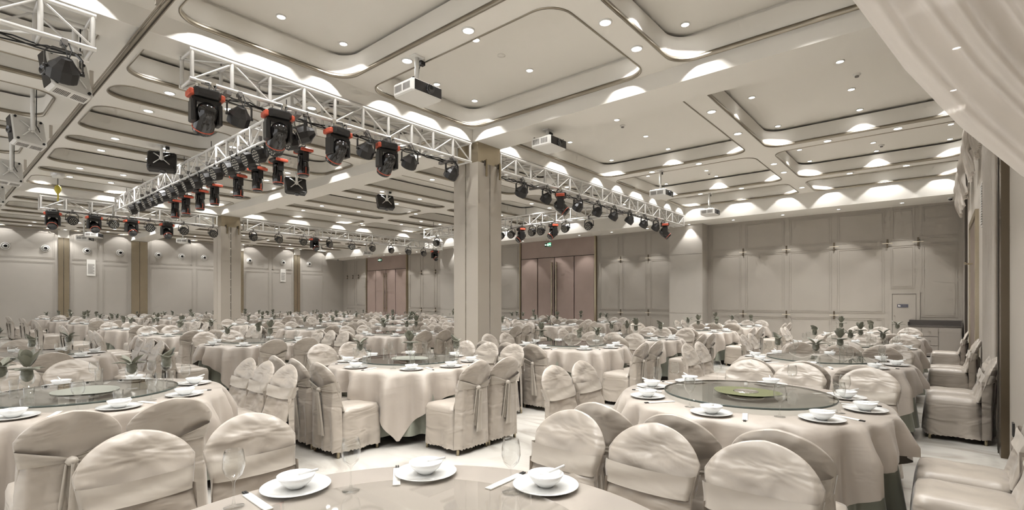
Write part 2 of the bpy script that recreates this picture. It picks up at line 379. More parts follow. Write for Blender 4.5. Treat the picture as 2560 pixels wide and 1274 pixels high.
column(-7.20, -6.55, 6.74, 7.40, 1, 'column')
column(-19.6, -18.93, 6.74, 7.40, 2, 'column')
def wall_bar(x, y, z, axis, lab):
    o = empty('wall_bar', lab, 'bracket', 'brass bars on the columns', (x, y, z), (0, 0, 0 if axis == 'y' else pi/2))
    MB().box((-0.018, -0.05, -0.16), (0.018, -0.03, 0.16)).build('bar', 'brass', o)
    MB().box((-0.03, -0.032, 0.05), (0.03, 0.0, 0.14)).build('mount', 'darkgap', o)
for (cx_, lab) in ((-6.875, 'near column'), (-19.26, 'far column')):
    hx = 0.325 if cx_ > -10 else 0.33
    for dy, w in ((-0.14, 'left'), (0.24, 'right')):
        wall_bar(cx_+hx, 7.07+dy, 4.03, 'x', 'short upright brass bar near the top of the %s, %s of the slot' % (lab, w))

# ------------------------------------------------------------------ back wall panelling and doors
def panel_frame(mb, x0, x1, z0, z1, y, T=None, d=0.010, step=0.05):
    # two stepped mouldings
    for k, (ins, w, dd) in enumerate(((0.0, 0.008, d), (step, 0.008, d))):
        a0, a1, b0, b1 = x0+ins, x1-ins, z0+ins, z1-ins
        if a1-a0 < 0.1 or b1-b0 < 0.06: continue
        mb.box((a0, y-dd, b0), (a1, y, b0+w), T).box((a0, y-dd, b1-w), (a1, y, b1), T)
        mb.box((a0, y-dd, b0+w), (a0+w, y, b1-w), T).box((a1-w, y-dd, b0+w), (a1, y, b1-w), T)
def wall_panels(parent, xs, zs, y, m='wall', gap=0.075, T=None):
    for i in range(len(xs)-1):
        for j in range(len(zs)-1):
            x0, x1, z0, z1 = xs[i]+gap, xs[i+1]-gap, zs[j]+gap, zs[j+1]-gap
            mb = MB().box((x0-0.02, y-0.003, z0-0.02), (x1+0.02, y, z1+0.02), T)
            panel_frame(mb, x0, x1, z0, z1, y-0.003, T); mb.build('wall_panel', m, parent)
def cross(parent, x, z, y, T=None):
    mb = MB().box((x-0.02, y-0.045, z-0.125), (x+0.02, y-0.02, z+0.125), T); v = mb.build('cross_ornament', 'darkbronze', parent)
    MB().box((x-0.12, y-0.062, z-0.010), (x+0.12, y-0.046, z+0.010), T).build('cross_bar', 'champagne', v)
YW = YB
wall_panels(wall_back, [-6.25, -5.10, -3.77, -2.45, -1.13], [0.05, 1.09, 3.20, 4.24], YW)
wall_panels(wall_back, [-1.13, -0.43], [1.82, 3.20, 4.24], YW); wall_panels(wall_back, [-0.43, 0.48], [0.05, 1.0, 3.20, 4.24], YW)
for x in (-5.10, -3.77, -2.45, -1.13, -0.43): cross(wall_back, x, 3.20, YW)
for x in (-5.10, -3.77, -2.45): cross(wall_back, x, 1.09, YW)
wall_panels(wall_back, [-10.8, -9.76, -8.57, -7.45], [0.05, 1.09, 3.20, 4.24], YW)
for x in (-9.76, -8.57):
    for z in (3.2, 1.08): cross(wall_back, x, z, YW)
wall_panels(wall_back, [-19.0, -17.6, -16.3, -15.05], [0.05, 1.09, 3.20, 4.24], YW)
wall_panels(wall_back, [-23.3, -22.18, -20.99, -19.95], [0.05, 1.07, 3.15, 4.24], YW)
for x in (-22.18, -20.99):
    for z in (3.15, 1.06): cross(wall_back, x, z, YW)
wall_panels(wall_back, [-29.9, -28.8, -27.6], [0.05, 1.2, 3.12, 4.24], YW)
for x in (-29.75, -29.1, -28.45): cross(wall_back, x, 3.12, YW)
for i, (x0, x1) in enumerate(((-7.5, -6.3), (-20.0, -18.95))):
    p = MB().box((x0, 17.75, 0), (x1, YB-0.01, 4.25)).build('wall_pier', 'wallpale', wall_back)
    for z0, z1 in ((0.02, 1.08), (1.10, 3.19), (3.21, 4.24)):
        MB().box((x0+0.01, 17.742, z0), (x1-0.01, 17.75, z1)).build('pier_panel', 'wallpale', p)
def big_door(name, x0, x1, ztop, leaves):
    y = YW-0.05
    fr = MB()
    fr.box((x0-0.07, y-0.06, 0), (x0, YW, 4.25)).box((x1, y-0.06, 0), (x1+0.07, YW, 4.25))
    root = fr.build(name, 'brass', None, kind='structure')
    MB().box((x0+0.001, y+0.02, 0.001), (x1-0.001, YW-0.001, 4.249)).build('backing', 'darkgap', root)
    MB().box((x0+0.012, y-0.01, ztop+0.03), (x1-0.012, y+0.02, 4.245)).build('transom_panel', 'wood', root)
    xs = [x0]+leaves+[x1]
    for i in range(len(xs)-1):
        lf = MB().box((xs[i]+0.025, y-0.03, 0.02), (xs[i+1]-0.025, y+0.015, ztop)).build('door_leaf', 'wood', root)
        if i in (1, 2):
            hx = xs[i+1]-0.12 if i == 1 else xs[i]+0.12
            MB().box((hx-0.022, y-0.10, 0.9), (hx+0.022, y-0.07, ztop-0.2)).box((hx-0.015, y-0.07, 1.1), (hx+0.015, y-0.03, 1.15)).box((hx-0.015, y-0.07, ztop-0.4), (hx+0.015, y-0.03, ztop-0.35)).build('pull_bar', 'bronze', lf)
    return root
big_door('door_1', -14.90, -10.93, 3.46, [-13.92, -12.98, -11.95])
big_door('door_2', -27.42, -23.47, 3.42, [-26.5, -25.45, -24.5])
# small service door with its sign
d3 = MB().box((-1.10, YW-0.035, 0), (-1.02, YW, 1.80)).box((-0.47, YW-0.035, 0), (-0.39, YW, 1.80)).box((-1.02, YW-0.035, 1.73), (-0.47, YW, 1.80)).build('door_3', 'wall', None, kind='structure')
MB().box((-1.01, YW-0.02, 0.01), (-0.48, YW, 1.715)).build('door_leaf', 'wall', d3)
MB().lathe([(0.001, 0.045), (0.018, 0.035), (0.012, 0.01), (0.012, 0)], 10, Matrix.Translation((-0.965, YW-0.02, 1.09)) @ Matrix.Rotation(radians(90), 4, 'X')).build('door_knob', 'chrome', d3)
sg = empty('door_sign', 'small dark plate with a white hand symbol on the service door', 'sign', None, (-0.775, YW-0.022, 1.385))
MB().box((-0.125, -0.008, -0.045), (0.125, 0, 0.045)).build('plate', 'signblue', sg)
hm = MB().box((-0.105, -0.0105, -0.018), (-0.055, -0.0085, 0.012)).box((-0.098, -0.0105, 0.012), (-0.084, -0.0085, 0.03)).box((-0.055, -0.0105, -0.008), (-0.04, -0.0085, 0.002))
hm.build('hand_symbol', 'paper', sg)
MB().box((0.0, -0.0105, 0.006), (0.075, -0.0085, 0.016)).box((-0.01, -0.0105, -0.016), (0.085, -0.0085, -0.01)).build('text_lines', 'greyplastic', sg)
# sideboard in the corner
sb = empty('sideboard', 'low grey service sideboard with dark counter in the back right corner', 'sideboard', None, (-0.07, 17.98, 0))
MB().box((-0.55, -0.24, 0.03), (0.55, 0.3, 0.82)).build('body', 'cabinet', sb)
MB().box((-0.56, -0.26, 0.82), (0.56, 0.3, 0.85)).build('countertop', 'counter', sb)
MB().box((-0.56, 0.27, 0.85), (0.56, 0.3, 0.99)).box((-0.575, -0.25, 0.85), (-0.555, 0.28, 0.94)).box((0.555, -0.25, 0.85), (0.575, 0.28, 0.94)).build('gallery_rail', 'counter', sb)
for k in range(3):
    dr = MB().box((-0.27, -0.26, 0.08+k*0.245), (0.07, -0.241, 0.31+k*0.245)).build('drawer', 'cabinet', sb)
    MB().cbox((-0.10, -0.272, 0.20+k*0.245), (0.03, 0.02, 0.012)).build('knob', 'chrome', dr)
for a, b in ((0.085, 0.53), (-0.53, -0.285)):
    dr = MB().box((a, -0.26, 0.08), (b, -0.241, 0.80)).build('door', 'cabinet', sb)
    MB().cbox((a+0.03, -0.272, 0.68), (0.012, 0.02, 0.03)).build('knob', 'chrome', dr)
# exit signs
def exit_sign(x, y, lab):
    o = empty('exit_sign', lab, 'sign', None, (x, y, 3.98))
    MB().box((-0.17, -0.02, -0.075), (0.17, 0.02, 0.075)).build('sign_box', 'exitgreen', o)
    MB().tube((-0.1, 0, 0.075), (-0.1, 0, 0.27), 0.006, 6).tube((0.1, 0, 0.075), (0.1, 0, 0.27), 0.006, 6).build('hanger_rod', 'chrome', o)
    g = MB()
    g.box((-0.15, -0.024, -0.012), (-0.07, -0.021, 0.012)); g.add([(-0.16, -0.024, 0), (-0.12, -0.024, 0.035), (-0.12, -0.024, -0.035)], [(0, 2, 1)])
    g.box((0.07, -0.024, -0.012), (0.15, -0.021, 0.012)); g.add([(0.16, -0.024, 0), (0.12, -0.024, 0.035), (0.12, -0.024, -0.035)], [(0, 1, 2)])
    g.build('arrow', 'exitlit', o)
    h = MB().cbox((0.0, -0.023, 0.045), (0.022, 0.004, 0.022)).cbox((0, -0.023, 0.01), (0.028, 0.004, 0.04))
    h.tube((0.005, -0.023, -0.01), (0.035, -0.023, -0.05), 0.007, 5).tube((-0.005, -0.023, -0.01), (-0.03, -0.023, -0.045), 0.007, 5)
    h.tube((0.01, -0.023, 0.025), (0.04, -0.023, 0.01), 0.006, 5).tube((-0.01, -0.023, 0.025), (-0.04, -0.023, 0.0), 0.006, 5)
    h.build('running_figure', 'exitlit', o)
exit_sign(-12.95, 17.7, 'green exit sign hanging in front of the nearer brown double doors')
exit_sign(-25.3, 17.7, 'green exit sign hanging in front of the farther brown double doors')

# ------------------------------------------------------------------ far left wall
TL = Matrix.Translation((XL, 0, 0)) @ Matrix.Rotation(radians(90), 4, 'Z')   # local x -> world y, local -y -> world +x
def lw_panels(ys, zs): wall_panels(wall_left, ys, zs, 0.0, 'wallpale', T=TL)
for ys in ([-0.2, 1.95, 4.0], [4.45, 5.55, 6.68], [7.44, 9.5, 11.56], [11.99, 13.5, 14.9], [15.35, 16.9]): lw_panels(ys, [0.05, 3.35, 4.70])
for k, (y0, y1) in enumerate(((4.04, 4.42), (6.74, 7.40), (11.58, 11.97), (14.93, 15.30))):
    z = 4.49 if k == 1 else 4.40
    c = MB().box((XL, y0, 0), (XL+0.06, y1, z)).build('pilaster', 'bronze', wall_left)
    MB().box((XL+0.06, (y0+y1)/2-0.008, 0), (XL+0.066, (y0+y1)/2+0.008, z)).build('pilaster_seam', 'darkgap', c)
    if k != 1: MB().box((XL, y0, z), (XL+0.065, y1, ZB-0.001)).build('pilaster_head', 'ceiling', wall_left)
nz = bpy.data.objects.new('ball_jet_diffuser', None); COL.objects.link(nz)
MB().lathe([(0.155, 0.0), (0.15, 0.03), (0.125, 0.04), (0.12, 0.02)], 24).build('outer_ring', 'whiteplastic', nz)
MB().lathe([(0.12, 0.012), (0.108, 0.006)], 24).build('shadow_gap', 'darkgap', nz)
MB().lathe([(0.108, 0.0), (0.105, 0.05), (0.085, 0.085), (0.06, 0.10)], 24).build('ball_jet', 'whiteplastic', nz)
MB().lathe([(0.06, 0.098), (0.05, 0.07), (0.001, 0.06)], 20).build('nozzle_hole', 'blackmatte', nz)
kids(nz); nzu = [False]
for k, y in enumerate((2.36, 3.62, 5.05, 6.3, 7.86, 8.9, 9.96, 12.3, 14.25, 15.9)):
    o = place(nz, nzu, (XL+0.001, y, 3.88), 0, 'round white air nozzle on the far left wall, %s from the left' % ROWN[k].replace('nearest', 'first') if k < 7 else
              'round white air nozzle on the far left wall, %s from the back corner' % {7: 'third', 8: 'second', 9: 'first'}[k], 'air nozzles along the far left wall', rot=(0, radians(90), 0))
    o['category'] = 'air nozzle'
for k, y in enumerate((5.25, 14.3)):
    o = empty('notice_board', ['white printed notice board between the nozzles near the first bronze pilaster', 'pale printed notice board near the far corner of the left wall'][k], 'notice board', None, (XL+0.03, y-0.05, 3.1))
    MB().box((-0.015, -0.16, -0.38), (0.0, 0.16, 0.38)).build('board', 'paper', o)
    t = MB()
    for i in range(17): t.box((0.0, -0.12, 0.16-i*0.028), (0.002, 0.12-(0.05 if i % 5 == 4 else 0), 0.172-i*0.028))
    t.build('text_lines', 'greyplastic', o)

# ------------------------------------------------------------------ right wall: pilaster, door, drapes, vent
MB().box((XR-0.06, 6.72, 0), (XR, 7.12, 4.5)).build('pilaster', 'darkbronze', wall_right)
MB().box((XR-0.068, 6.92, 0), (XR-0.06, 6.935, 4.5)).build('pilaster_seam', 'darkgap', wall_right)
MB().box((XR-0.05, 15.6, 0), (XR, 15.75, 4.5)).build('wall_strip', 'darkgap', wall_right)
d4 = MB().box((XR-0.05, 11.4, 0), (XR, 11.5, 2.95)).box((XR-0.05, 13.6, 0), (XR, 13.7, 2.95)).box((XR-0.05, 11.4, 2.95), (XR, 13.7, 3.05)).build('door_4', 'bronze', None, kind='structure')
MB().box((XR-0.03, 11.51, 0), (XR, 13.59, 2.94)).build('door_leaf', 'darkwood', d4)
MB().box((XR-0.16, 12.6, 2.19), (XR-0.03, 12.63, 2.22)).box((XR-0.16, 12.3, 2.19), (XR-0.13, 12.6, 2.22)).build('door_handle', 'brass', d4)
vt = empty('air_grille', 'narrow upright slatted air grille high on the right wall beside the drapes', 'grille', None, (XR-0.002, 10.42, 2.98))
MB().box((-0.012, -0.13, -0.34), (0, 0.13, 0.34)).build('grille_frame', 'whiteplastic', vt)
MB().box((-0.014, -0.1, -0.31), (-0.0125, 0.1, 0.31)).build('grille_backing', 'blackmatte', vt)
for k in range(16): MB().box((-0.026, -0.1, -0.30+k*0.038), (-0.0145, 0.1, -0.284+k*0.038)).build('slat', 'whiteplastic', vt)
sk = empty('wall_socket', 'small dark wall socket low on the right wall', 'socket', None, (XR-0.001, 6.32, 0.36))
MB().box((-0.012, -0.045, -0.06), (0, 0.045, 0.06)).build('cover_plate', 'blackmatte', sk)
def side_drape(y0, y1, ztop, zbot, seed, lab):
    o = empty('wall_drape', lab, 'drape', 'gathered sheer drapes high on the right wall', (XR-0.01, y0, zbot))
    def fn(u, v):
        z = (1-v)*(ztop-zbot); g = 1-0.55*math.sin(pi*v*0.9)**2
        y = (y1-y0)*(0.5+(u-0.5)*g)
        x = -0.06-0.05*abs(sin(u*pi*9+seed))-0.10*sin(pi*v)*(0.4+0.6*sin(u*pi))-0.04*noise.noise(Vector((u*5, v*6, seed)))
        return (x, y, z)
    MB().grid(fn, 64, 24).build('voile', 'sheer', o)
    def kn(u, v):
        a = 2*pi*u; r = 0.09*sin(pi*v)**0.7
        return (-0.12+r*cos(a)*0.7, (y1-y0)*0.5+0.16*(v-0.5)*1.2, (ztop-zbot)*0.48+r*sin(a))
    MB().grid(kn, 14, 8, True).build('gather_knot', 'sheer', o)
for k, (a, b) in enumerate(((9.0, 10.2), (10.9, 12.0), (13.0, 14.0), (14.6, 15.5), (16.0, 16.9))):
    side_drape(a, b, 4.72, 3.6, k*1.7, 'gathered sheer drape high on the right wall, %s from the bronze pilaster' % ['first', 'second', 'third', 'fourth', 'fifth'][k])
for k, (a, b) in enumerate(((7.5, 9.2),)):
    o = empty('long_drape', 'long pleated sheer drape hanging down the right wall beyond the bronze pilaster', 'drape', None, (XR-0.02, a, 0))
    MB().grid(lambda u, v: (-0.035-0.02*sin(u*pi*22), (b-a)*u, 0.03+v*4.66), 150, 6).build('voile', 'sheer', o)
# big swagged voile close to the camera
cur = empty('swag_curtain', 'big translucent white voile curtain swept across the upper right corner', 'curtain', None, (0.5, 2.0, 1.35))
def swag(u, v):
    # u across the cloth (0 = free lower edge), v from the ceiling track down to the tie on the wall
    ts = [(-1.05, 4.35), (-0.72, 3.55), (-0.40, 2.86), (-0.21, 2.50), (-0.08, 2.24), (0.05, 2.03), (0.18, 1.86), (0.33, 1.70), (0.50, 1.56)]
    t = v*(len(ts)-1); i = min(int(t), len(ts)-2); f = t-i
    ex = ts[i][0]+(ts[i+1][0]-ts[i][0])*f; ez = ts[i][1]+(ts[i+1][1]-ts[i][1])*f
    sp = 1-0.86*v**1.4
    x = ex+(0.5-ex)*u*sp*0.9+0.05*u*(1-v); z = ez+(4.35-ez)*u*0.62*sp+0.30*u*v
    fold = 0.055*sin(u*pi*9+0.8*v)+0.03*sin(u*pi*21+2*v+1)+0.03*noise.noise(Vector((u*3, v*2, 4)))
    return (min(x, 0.50)-0.5, fold*(0.35+0.65*sp), z-1.35)
MB().grid(swag, 120, 48).build('voile', 'sheer', cur)
MB().lathe([(0.05, -0.05), (0.065, -0.02), (0.065, 0.02), (0.05, 0.05)], 16, Matrix.Translation((-0.05, 0, 0.32)) @ Matrix.Rotation(radians(60), 4, 'Y')).build('tie_band', 'sash', cur)

# ------------------------------------------------------------------ small ceiling fittings
sd = bpy.data.objects.new('smoke_detector', None); COL.objects.link(sd)
MB().lathe([(0.055, 0), (0.055, -0.015), (0.04, -0.03), (0.001, -0.032)], 18).build('base', 'whiteplastic', sd)
MB().lathe([(0.03, -0.031), (0.028, -0.05), (0.001, -0.052)], 14).build('sensor', 'greyplastic', sd)
kids(sd); sdu = [False]
for x, y, z, l in ((-4.91, 9.28, ZP, 'ceiling coffer right behind the beam of the near column'), (-0.98, 9.59, ZP, 'big right coffer beside the swag curtain'), (-0.99, 14.29, ZP, 'second far right coffer'), (-4.88, 14.27, ZP, 'coffer above the third white projector')):
    place(sd, sdu, (x, y, z), 0, 'round white smoke detector in the ' + l)['category'] = 'smoke detector'
for x, y, z, l in ((-4.87, 5.5, ZP, 'flat round speaker disc in the coffer above the first white projector'), (-4.5, 13.1, ZP, 'flat round speaker disc in the coffer above the third white projector')):
    o = empty('ceiling_disc', l, 'ceiling speaker', None, (x, y, z)); MB().lathe([(0.06, 0), (0.06, -0.008), (0.001, -0.01)], 20).build('disc_cover', 'panel', o)
for x, y, z, l in ((0.25, 17.6, ZBACK, 'small white dome camera under the soffit in the back right corner'), (-29.6, 17.5, ZBACK, 'small white dome camera under the soffit at the far left corner'), (-6.95, 4.0, ZS, 'small white dome camera under the beam beside the near truss')):
    o = empty('dome_camera', l, 'camera', None, (x, y, z)); MB().lathe([(0.055, 0), (0.055, -0.03), (0.045, -0.035)], 16).build('housing', 'whiteplastic', o)
    MB().lathe([(0.045, -0.035), (0.035, -0.065), (0.001, -0.08)], 14).build('dome', 'blackgloss', o)
hk = empty('hoist_hook', 'small yellow chain hoist hook hanging from a round ceiling plate', 'hook', None, (-16.9, 2.25, ZB))
MB().lathe([(0.14, 0), (0.14, -0.05), (0.10, -0.12), (0.001, -0.13)], 16).build('ceiling_plate', 'alu', hk)
MB().tube((0, 0, -0.12), (0, 0, -0.3), 0.012, 6).build('chain', 'greyplastic', hk)
MB().lathe([(0.001, -0.28), (0.06, -0.33), (0.07, -0.42), (0.03, -0.5), (0.001, -0.52)], 14).build('hook_block', 'yellow', hk)
MB().path([(0, 0, -0.5), (0.05, 0, -0.56), (0.05, 0, -0.64), (0, 0, -0.69), (-0.05, 0, -0.64)], 0.016, 6).build('hook', 'yellow', hk)

# ------------------------------------------------------------------ lighting trusses
unit_tube = {}
def tube_obj(name, p, q, r, parent, m='alu', n=10):
    if (m, n) not in unit_tube:
        unit_tube[(m, n)] = MB().tube((0, 0, 0), (0, 0, 1), 1, n).mesh('truss_tube', m)
    p = Vector(p); q = Vector(q); d = q-p
    o = obj(name, unit_tube[(m, n)], parent, loc=p, rot=d.to_track_quat('Z', 'Y').to_euler(), scale=(r, r, d.length)); return o
def truss(label, origin, axis, length, w=0.35, z0=4.10, z1=4.44, seg=0.45, rc=0.026, rb=0.0155, fine=True):
    root = empty('lighting_truss', label, 'truss', 'silver box trusses under the ceiling', (origin[0], origin[1], z0), (0, 0, 0 if axis == 'x' else pi/2))
    # local: x along, y across (0..-w for axis y => world x 0..+w)
    h = z1-z0; Y = [0, w] if axis == 'x' else [0, -w]
    c = {}
    for iy in (0, 1):
        for iz in (0, 1):
            tube_obj('chord', (0, Y[iy], iz*h), (length, Y[iy], iz*h), rc, root)
    n = max(1, round(length/seg)); s = length/n
    stuff = MB()
    def br(p, q, r):
        if fine: tube_obj('brace', p, q, r, root, n=8)
        else: stuff.tube(p, q, r, 5, caps=False)
    for i in range(n+1):
        x = min(max(i*s, rc), length-rc)
        for iy in (0, 1): br((x, Y[iy], 0), (x, Y[iy], h), rb*1.45)
        for iz in (0, 1): br((x, Y[0], iz*h), (x, Y[1], iz*h), rb*1.2)
        if i < n:
            a, b = (0, h) if i % 2 == 0 else (h, 0)
            for iy in (0, 1): br((x, Y[iy], a), (x+s, Y[iy], b), rb*0.8)
            if i % 2 == 0: br((x, Y[0], 0), (x+s, Y[1], 0), rb*0.8); br((x, Y[0], h), (x+s, Y[1], h), rb*0.8)
    if not fine: stuff.build('brace_lattice', 'alu', root)
    k = 0; x = 0.4
    while x < length:
        MB().tube((x, Y[0]/2+Y[1]/2, h), (x, Y[0]/2+Y[1]/2, (ZS if axis == 'y' else ZB)-z0), 0.008, 6).build('hanger_rod', 'greyplastic', root); x += 1.6
    return root
truss('silver box truss before the near column, carrying the largest moving heads', (-6.99, 2.03), 'y', 4.62)
truss('silver box truss in the upper left corner, nearest the camera', (-6.99, -2.2), 'y', 3.38)
truss('silver box truss running from the near column to the back wall', (-6.99, 7.45), 'y', 9.5, seg=0.5)
truss('silver box truss crossing the middle bay with a long row of black spotlights', (-17.95, 3.62), 'x', 10.6, seg=0.5)
truss('silver box truss far left, left of the far column', (-19.30, 2.15), 'y', 4.5, seg=0.55, fine=True)
truss('silver box truss far left, right of the far column', (-19.30, 7.6), 'y', 9.35, seg=0.6, fine=False)
truss('silver box truss crossing the far end of the middle bay', (-16.0, 13.3), 'x', 8.8, seg=0.55, fine=False)

# ------------------------------------------------------------------ stage lights
def par_proto(tilt_deg, name='par_can'):
    """origin = clamp point on the truss, lamp hangs below; beam goes to local +Y, tilted down"""
    root = bpy.data.objects.new(name, None); COL.objects.link(root)
    MB().tube((0, 0, 0.04), (0, 0, -0.05), 0.018, 8).cbox((0, 0, 0.03), (0.05, 0.07, 0.06)).build('clamp', 'greyplastic', root)
    pts = [(-0.145, 0, -0.245), (-0.145, 0, -0.10), (-0.09, 0, -0.045), (0.09, 0, -0.045), (0.145, 0, -0.10), (0.145, 0, -0.245)]
    y = MB()
    for i in range(5):
        p, q = Vector(pts[i]), Vector(pts[i+1]); d = (q-p); L = d.length; ang = math.atan2(d.z, d.x)
        y.box((0, -0.02, -0.004), (L, 0.02, 0.004), Matrix.Translation(p) @ Matrix.Rotation(-ang, 4, 'Y'))
    y.build('yoke', 'black', root)
    T = Matrix.Translation((0, 0, -0.24)) @ Matrix.Rotation(radians(-90-tilt_deg), 4, 'X')
    can = MB().lathe([(0.001, -0.125), (0.05, -0.12), (0.085, -0.07), (0.13, -0.02), (0.13, -0.005), (0.128, 0.09), (0.118, 0.10)], 10, T).flat().build('can', 'black', root)
    MB().lathe([(0.118, 0.10), (0.110, 0.094), (0.001, 0.088)], 14, T).build('front_plate', 'blackmatte', can)
    d = MB()
    for r, n in ((0.085, 12), (0.048, 6), (0.0, 1)):
        for i in range(n):
            a = 2*pi*i/n; d.lathe([(0.013, 0.09), (0.013, 0.098), (0.001, 0.1)], 6, T @ Matrix.Translation((r*cos(a), r*sin(a), 0)))
    d.build('led_lenses', 'led', can)
    for sx in (-1, 1): MB().tube((sx*0.16, 0, -0.24), (sx*0.12, 0, -0.24), 0.018, 8).build('tilt_knob', 'black', root)
    MB().path([(0.03, -0.02, 0.04), (0.05, -0.05, -0.05), (0.02, -0.08, -0.14)], 0.006, 5).path([(-0.03, -0.02, 0.04), (0.0, -0.06, -0.04), (0.01, -0.08, -0.14)], 0.005, 5).build('cable', 'blackmatte', root)
    return root
def mover_proto(tilt, name='moving_head', long=1.0, slim=1.0):
    root = bpy.data.objects.new(name, None); COL.objects.link(root)
    MB().tube((-0.08, 0, 0.05), (-0.08, 0, -0.04), 0.016, 8).tube((0.08, 0, 0.05), (0.08, 0, -0.04), 0.016, 8).cbox((-0.08, 0, 0.04), (0.05, 0.06, 0.06)).cbox((0.08, 0, 0.04), (0.05, 0.06, 0.06)).build('clamp', 'chrome', root)
    b = MB().bbox((-0.15, -0.13, -0.15), (0.15, 0.13, -0.045), 0.045).build('base', 'black', root)
    for s in (-1, 1): MB().bbox((s*0.16-0.03, -0.10, -0.145), (s*0.16+0.03, 0.10, -0.078), 0.02).build('handle', 'orange', root)
    y = MB().box((-0.155, -0.055, -0.21), (0.155, 0.055, -0.155))
    for s in (-1, 1):
        x0, x1 = (0.105, 0.165) if s > 0 else (-0.165, -0.105)
        y.bbox((x0, -0.08, -0.44), (x1, 0.08, -0.19), 0.02)
    y.build('yoke', 'black', root)
    T = Matrix.Translation((0, 0, -0.365)) @ Matrix.Rotation(radians(tilt), 4, 'X') @ Matrix.Rotation(radians(180), 4, 'X') @ Matrix.Diagonal((slim, slim, long, 1))
    h = MB().lathe([(0.001, -0.155), (0.05, -0.15), (0.085, -0.115), (0.1, -0.05), (0.102, 0.03), (0.098, 0.11), (0.09, 0.165), (0.085, 0.17)], 16, T).build('head', 'blackgloss', root)
    MB().lathe([(0.095, 0.115), (0.101, 0.12), (0.1, 0.128), (0.095, 0.13)], 16, T).build('ring', 'orange', h)
    MB().lathe([(0.085, 0.168), (0.07, 0.16), (0.001, 0.155)], 16, T).build('lens', 'lens', h)
    MB().path([(0.05, 0.02, 0.05), (0.1, -0.06, 0.02), (0.06, -0.12, -0.06)], 0.007, 5).path([(-0.04, 0.02, 0.05), (0.02, -0.08, 0.03), (0.0, -0.13, -0.07)], 0.006, 5).build('cable', 'blackmatte', root)
    return root
def hanging_mover():
    root = bpy.data.objects.new('moving_head', None); COL.objects.link(root)
    MB().tube((-0.06, 0, 0.05), (-0.06, 0, -0.05), 0.016, 8).tube((0.06, 0, 0.05), (0.06, 0, -0.05), 0.016, 8).build('clamp', 'chrome', root)
    MB().bbox((-0.13, -0.12, -0.115), (0.13, 0.12, -0.05), 0.04).build('base', 'black', root)
    for s in (-1, 1): MB().bbox((s*0.135-0.025, -0.10, -0.12), (s*0.135+0.025, 0.10, -0.075), 0.015).build('handle', 'orange', root)
    MB().bbox((-0.105, -0.05, -0.27), (-0.078, 0.05, -0.118), 0.012).bbox((0.078, -0.05, -0.27), (0.105, 0.05, -0.118), 0.012).box((-0.078, -0.05, -0.14), (0.078, 0.05, -0.118)).build('yoke', 'black', root)
    h = MB().lathe([(0.001, -0.14), (0.06, -0.145), (0.075, -0.18), (0.076, -0.25), (0.088, -0.33), (0.092, -0.40), (0.085, -0.46), (0.078, -0.495), (0.07, -0.50)], 16).build('head', 'blackgloss', root)
    MB().lathe([(0.083, -0.462), (0.09, -0.465), (0.089, -0.472), (0.082, -0.475)], 16).build('ring', 'orange', h)
    MB().lathe([(0.07, -0.498), (0.05, -0.49), (0.001, -0.488)], 16).build('lens', 'lens', h)
    MB().box((0.084, -0.004, -0.455), (0.096, 0.004, -0.36)).build('stripe', 'orange', h)
    return root
ORD = ['first', 'second', 'third', 'fourth', 'fifth', 'sixth', 'seventh', 'eighth', 'ninth', 'tenth', 'eleventh', 'twelfth', 'thirteenth', 'fourteenth', 'fifteenth', 'sixteenth', 'seventeenth', 'eighteenth']
parA = par_proto(50); kids(parA); uA = [False]
parS = par_proto(22); kids(parS); uS = [False]
movD = hanging_mover(); kids(movD); mD = [False]
movT = mover_proto(48, long=1.15, slim=1.18); kids(movT); mT = [False]
def put(proto, used, x, y, z, rz, lab, grp, cat):
    o = place(proto, used, (x, y, z), rz, lab, grp); o['category'] = cat; return o
gA = 'stage lights on the near truss'
for i, y in enumerate((2.2, 3.06, 3.93, 4.78)):
    put(movT, mT, -6.645, y, 4.05, radians(90+random.uniform(-10, 10)), 'black and orange moving head on the near truss, %s from its left end' % ORD[i], gA, 'moving head')
for i, y in enumerate((2.58, 3.44, 4.40, 5.23, 6.17)):
    put(parS if i == 1 else parA, uS if i == 1 else uA, -6.645, y, 4.05, radians(150 if i == 1 else 90+random.uniform(-12, 12)), 'round black stage light on the near truss, %s from its left end' % ORD[i], gA, 'stage light')
put(parA, uA, -6.645, 0.93, 4.05, radians(95), 'round black stage light at the end of the upper left corner truss', gA, 'stage light')
gB = 'stage lights on the truss behind the near column'
for i, y in enumerate((8.15, 9.03, 10.31, 11.22, 12.07, 12.98, 13.89, 14.71)):
    put(parA, uA, -6.645, y, 4.05, radians(90+random.uniform(-15, 15)), 'round black stage light right of the near column, %s along the truss' % ORD[i], gB, 'stage light')
for i, y in enumerate((9.58, 15.35)): put(movT, mT, -6.645, y, 4.05, radians(-60), 'black moving head right of the near column, %s along the truss' % ['nearer one', 'far one'][i], gB, 'moving head')
gC = 'stage lights on the cross truss in the middle bay'
for i, x in enumerate((-7.4, -7.9, -8.47, -8.89, -9.29, -9.72, -10.31, -10.81, -11.37, -11.87, -12.36, -12.87, -13.42, -13.85, -14.31, -14.79, -15.3, -16.01)):
    put(parS, uS, x, 3.62, 4.15, radians(180+random.uniform(-6, 6)), 'round black stage light on the middle cross truss, %s from its right end' % ORD[i], gC, 'stage light')
for i, x in enumerate((-7.74, -8.61, -9.43, -10.28, -11.48, -12.31, -13.22, -13.97)):
    put(movD, mD, x, 3.97, 4.0, radians(10+random.uniform(-15, 15)), 'black moving head hanging straight down on the middle cross truss, %s from the right' % ORD[i], gC, 'moving head')
gD = 'stage lights on the far left truss'
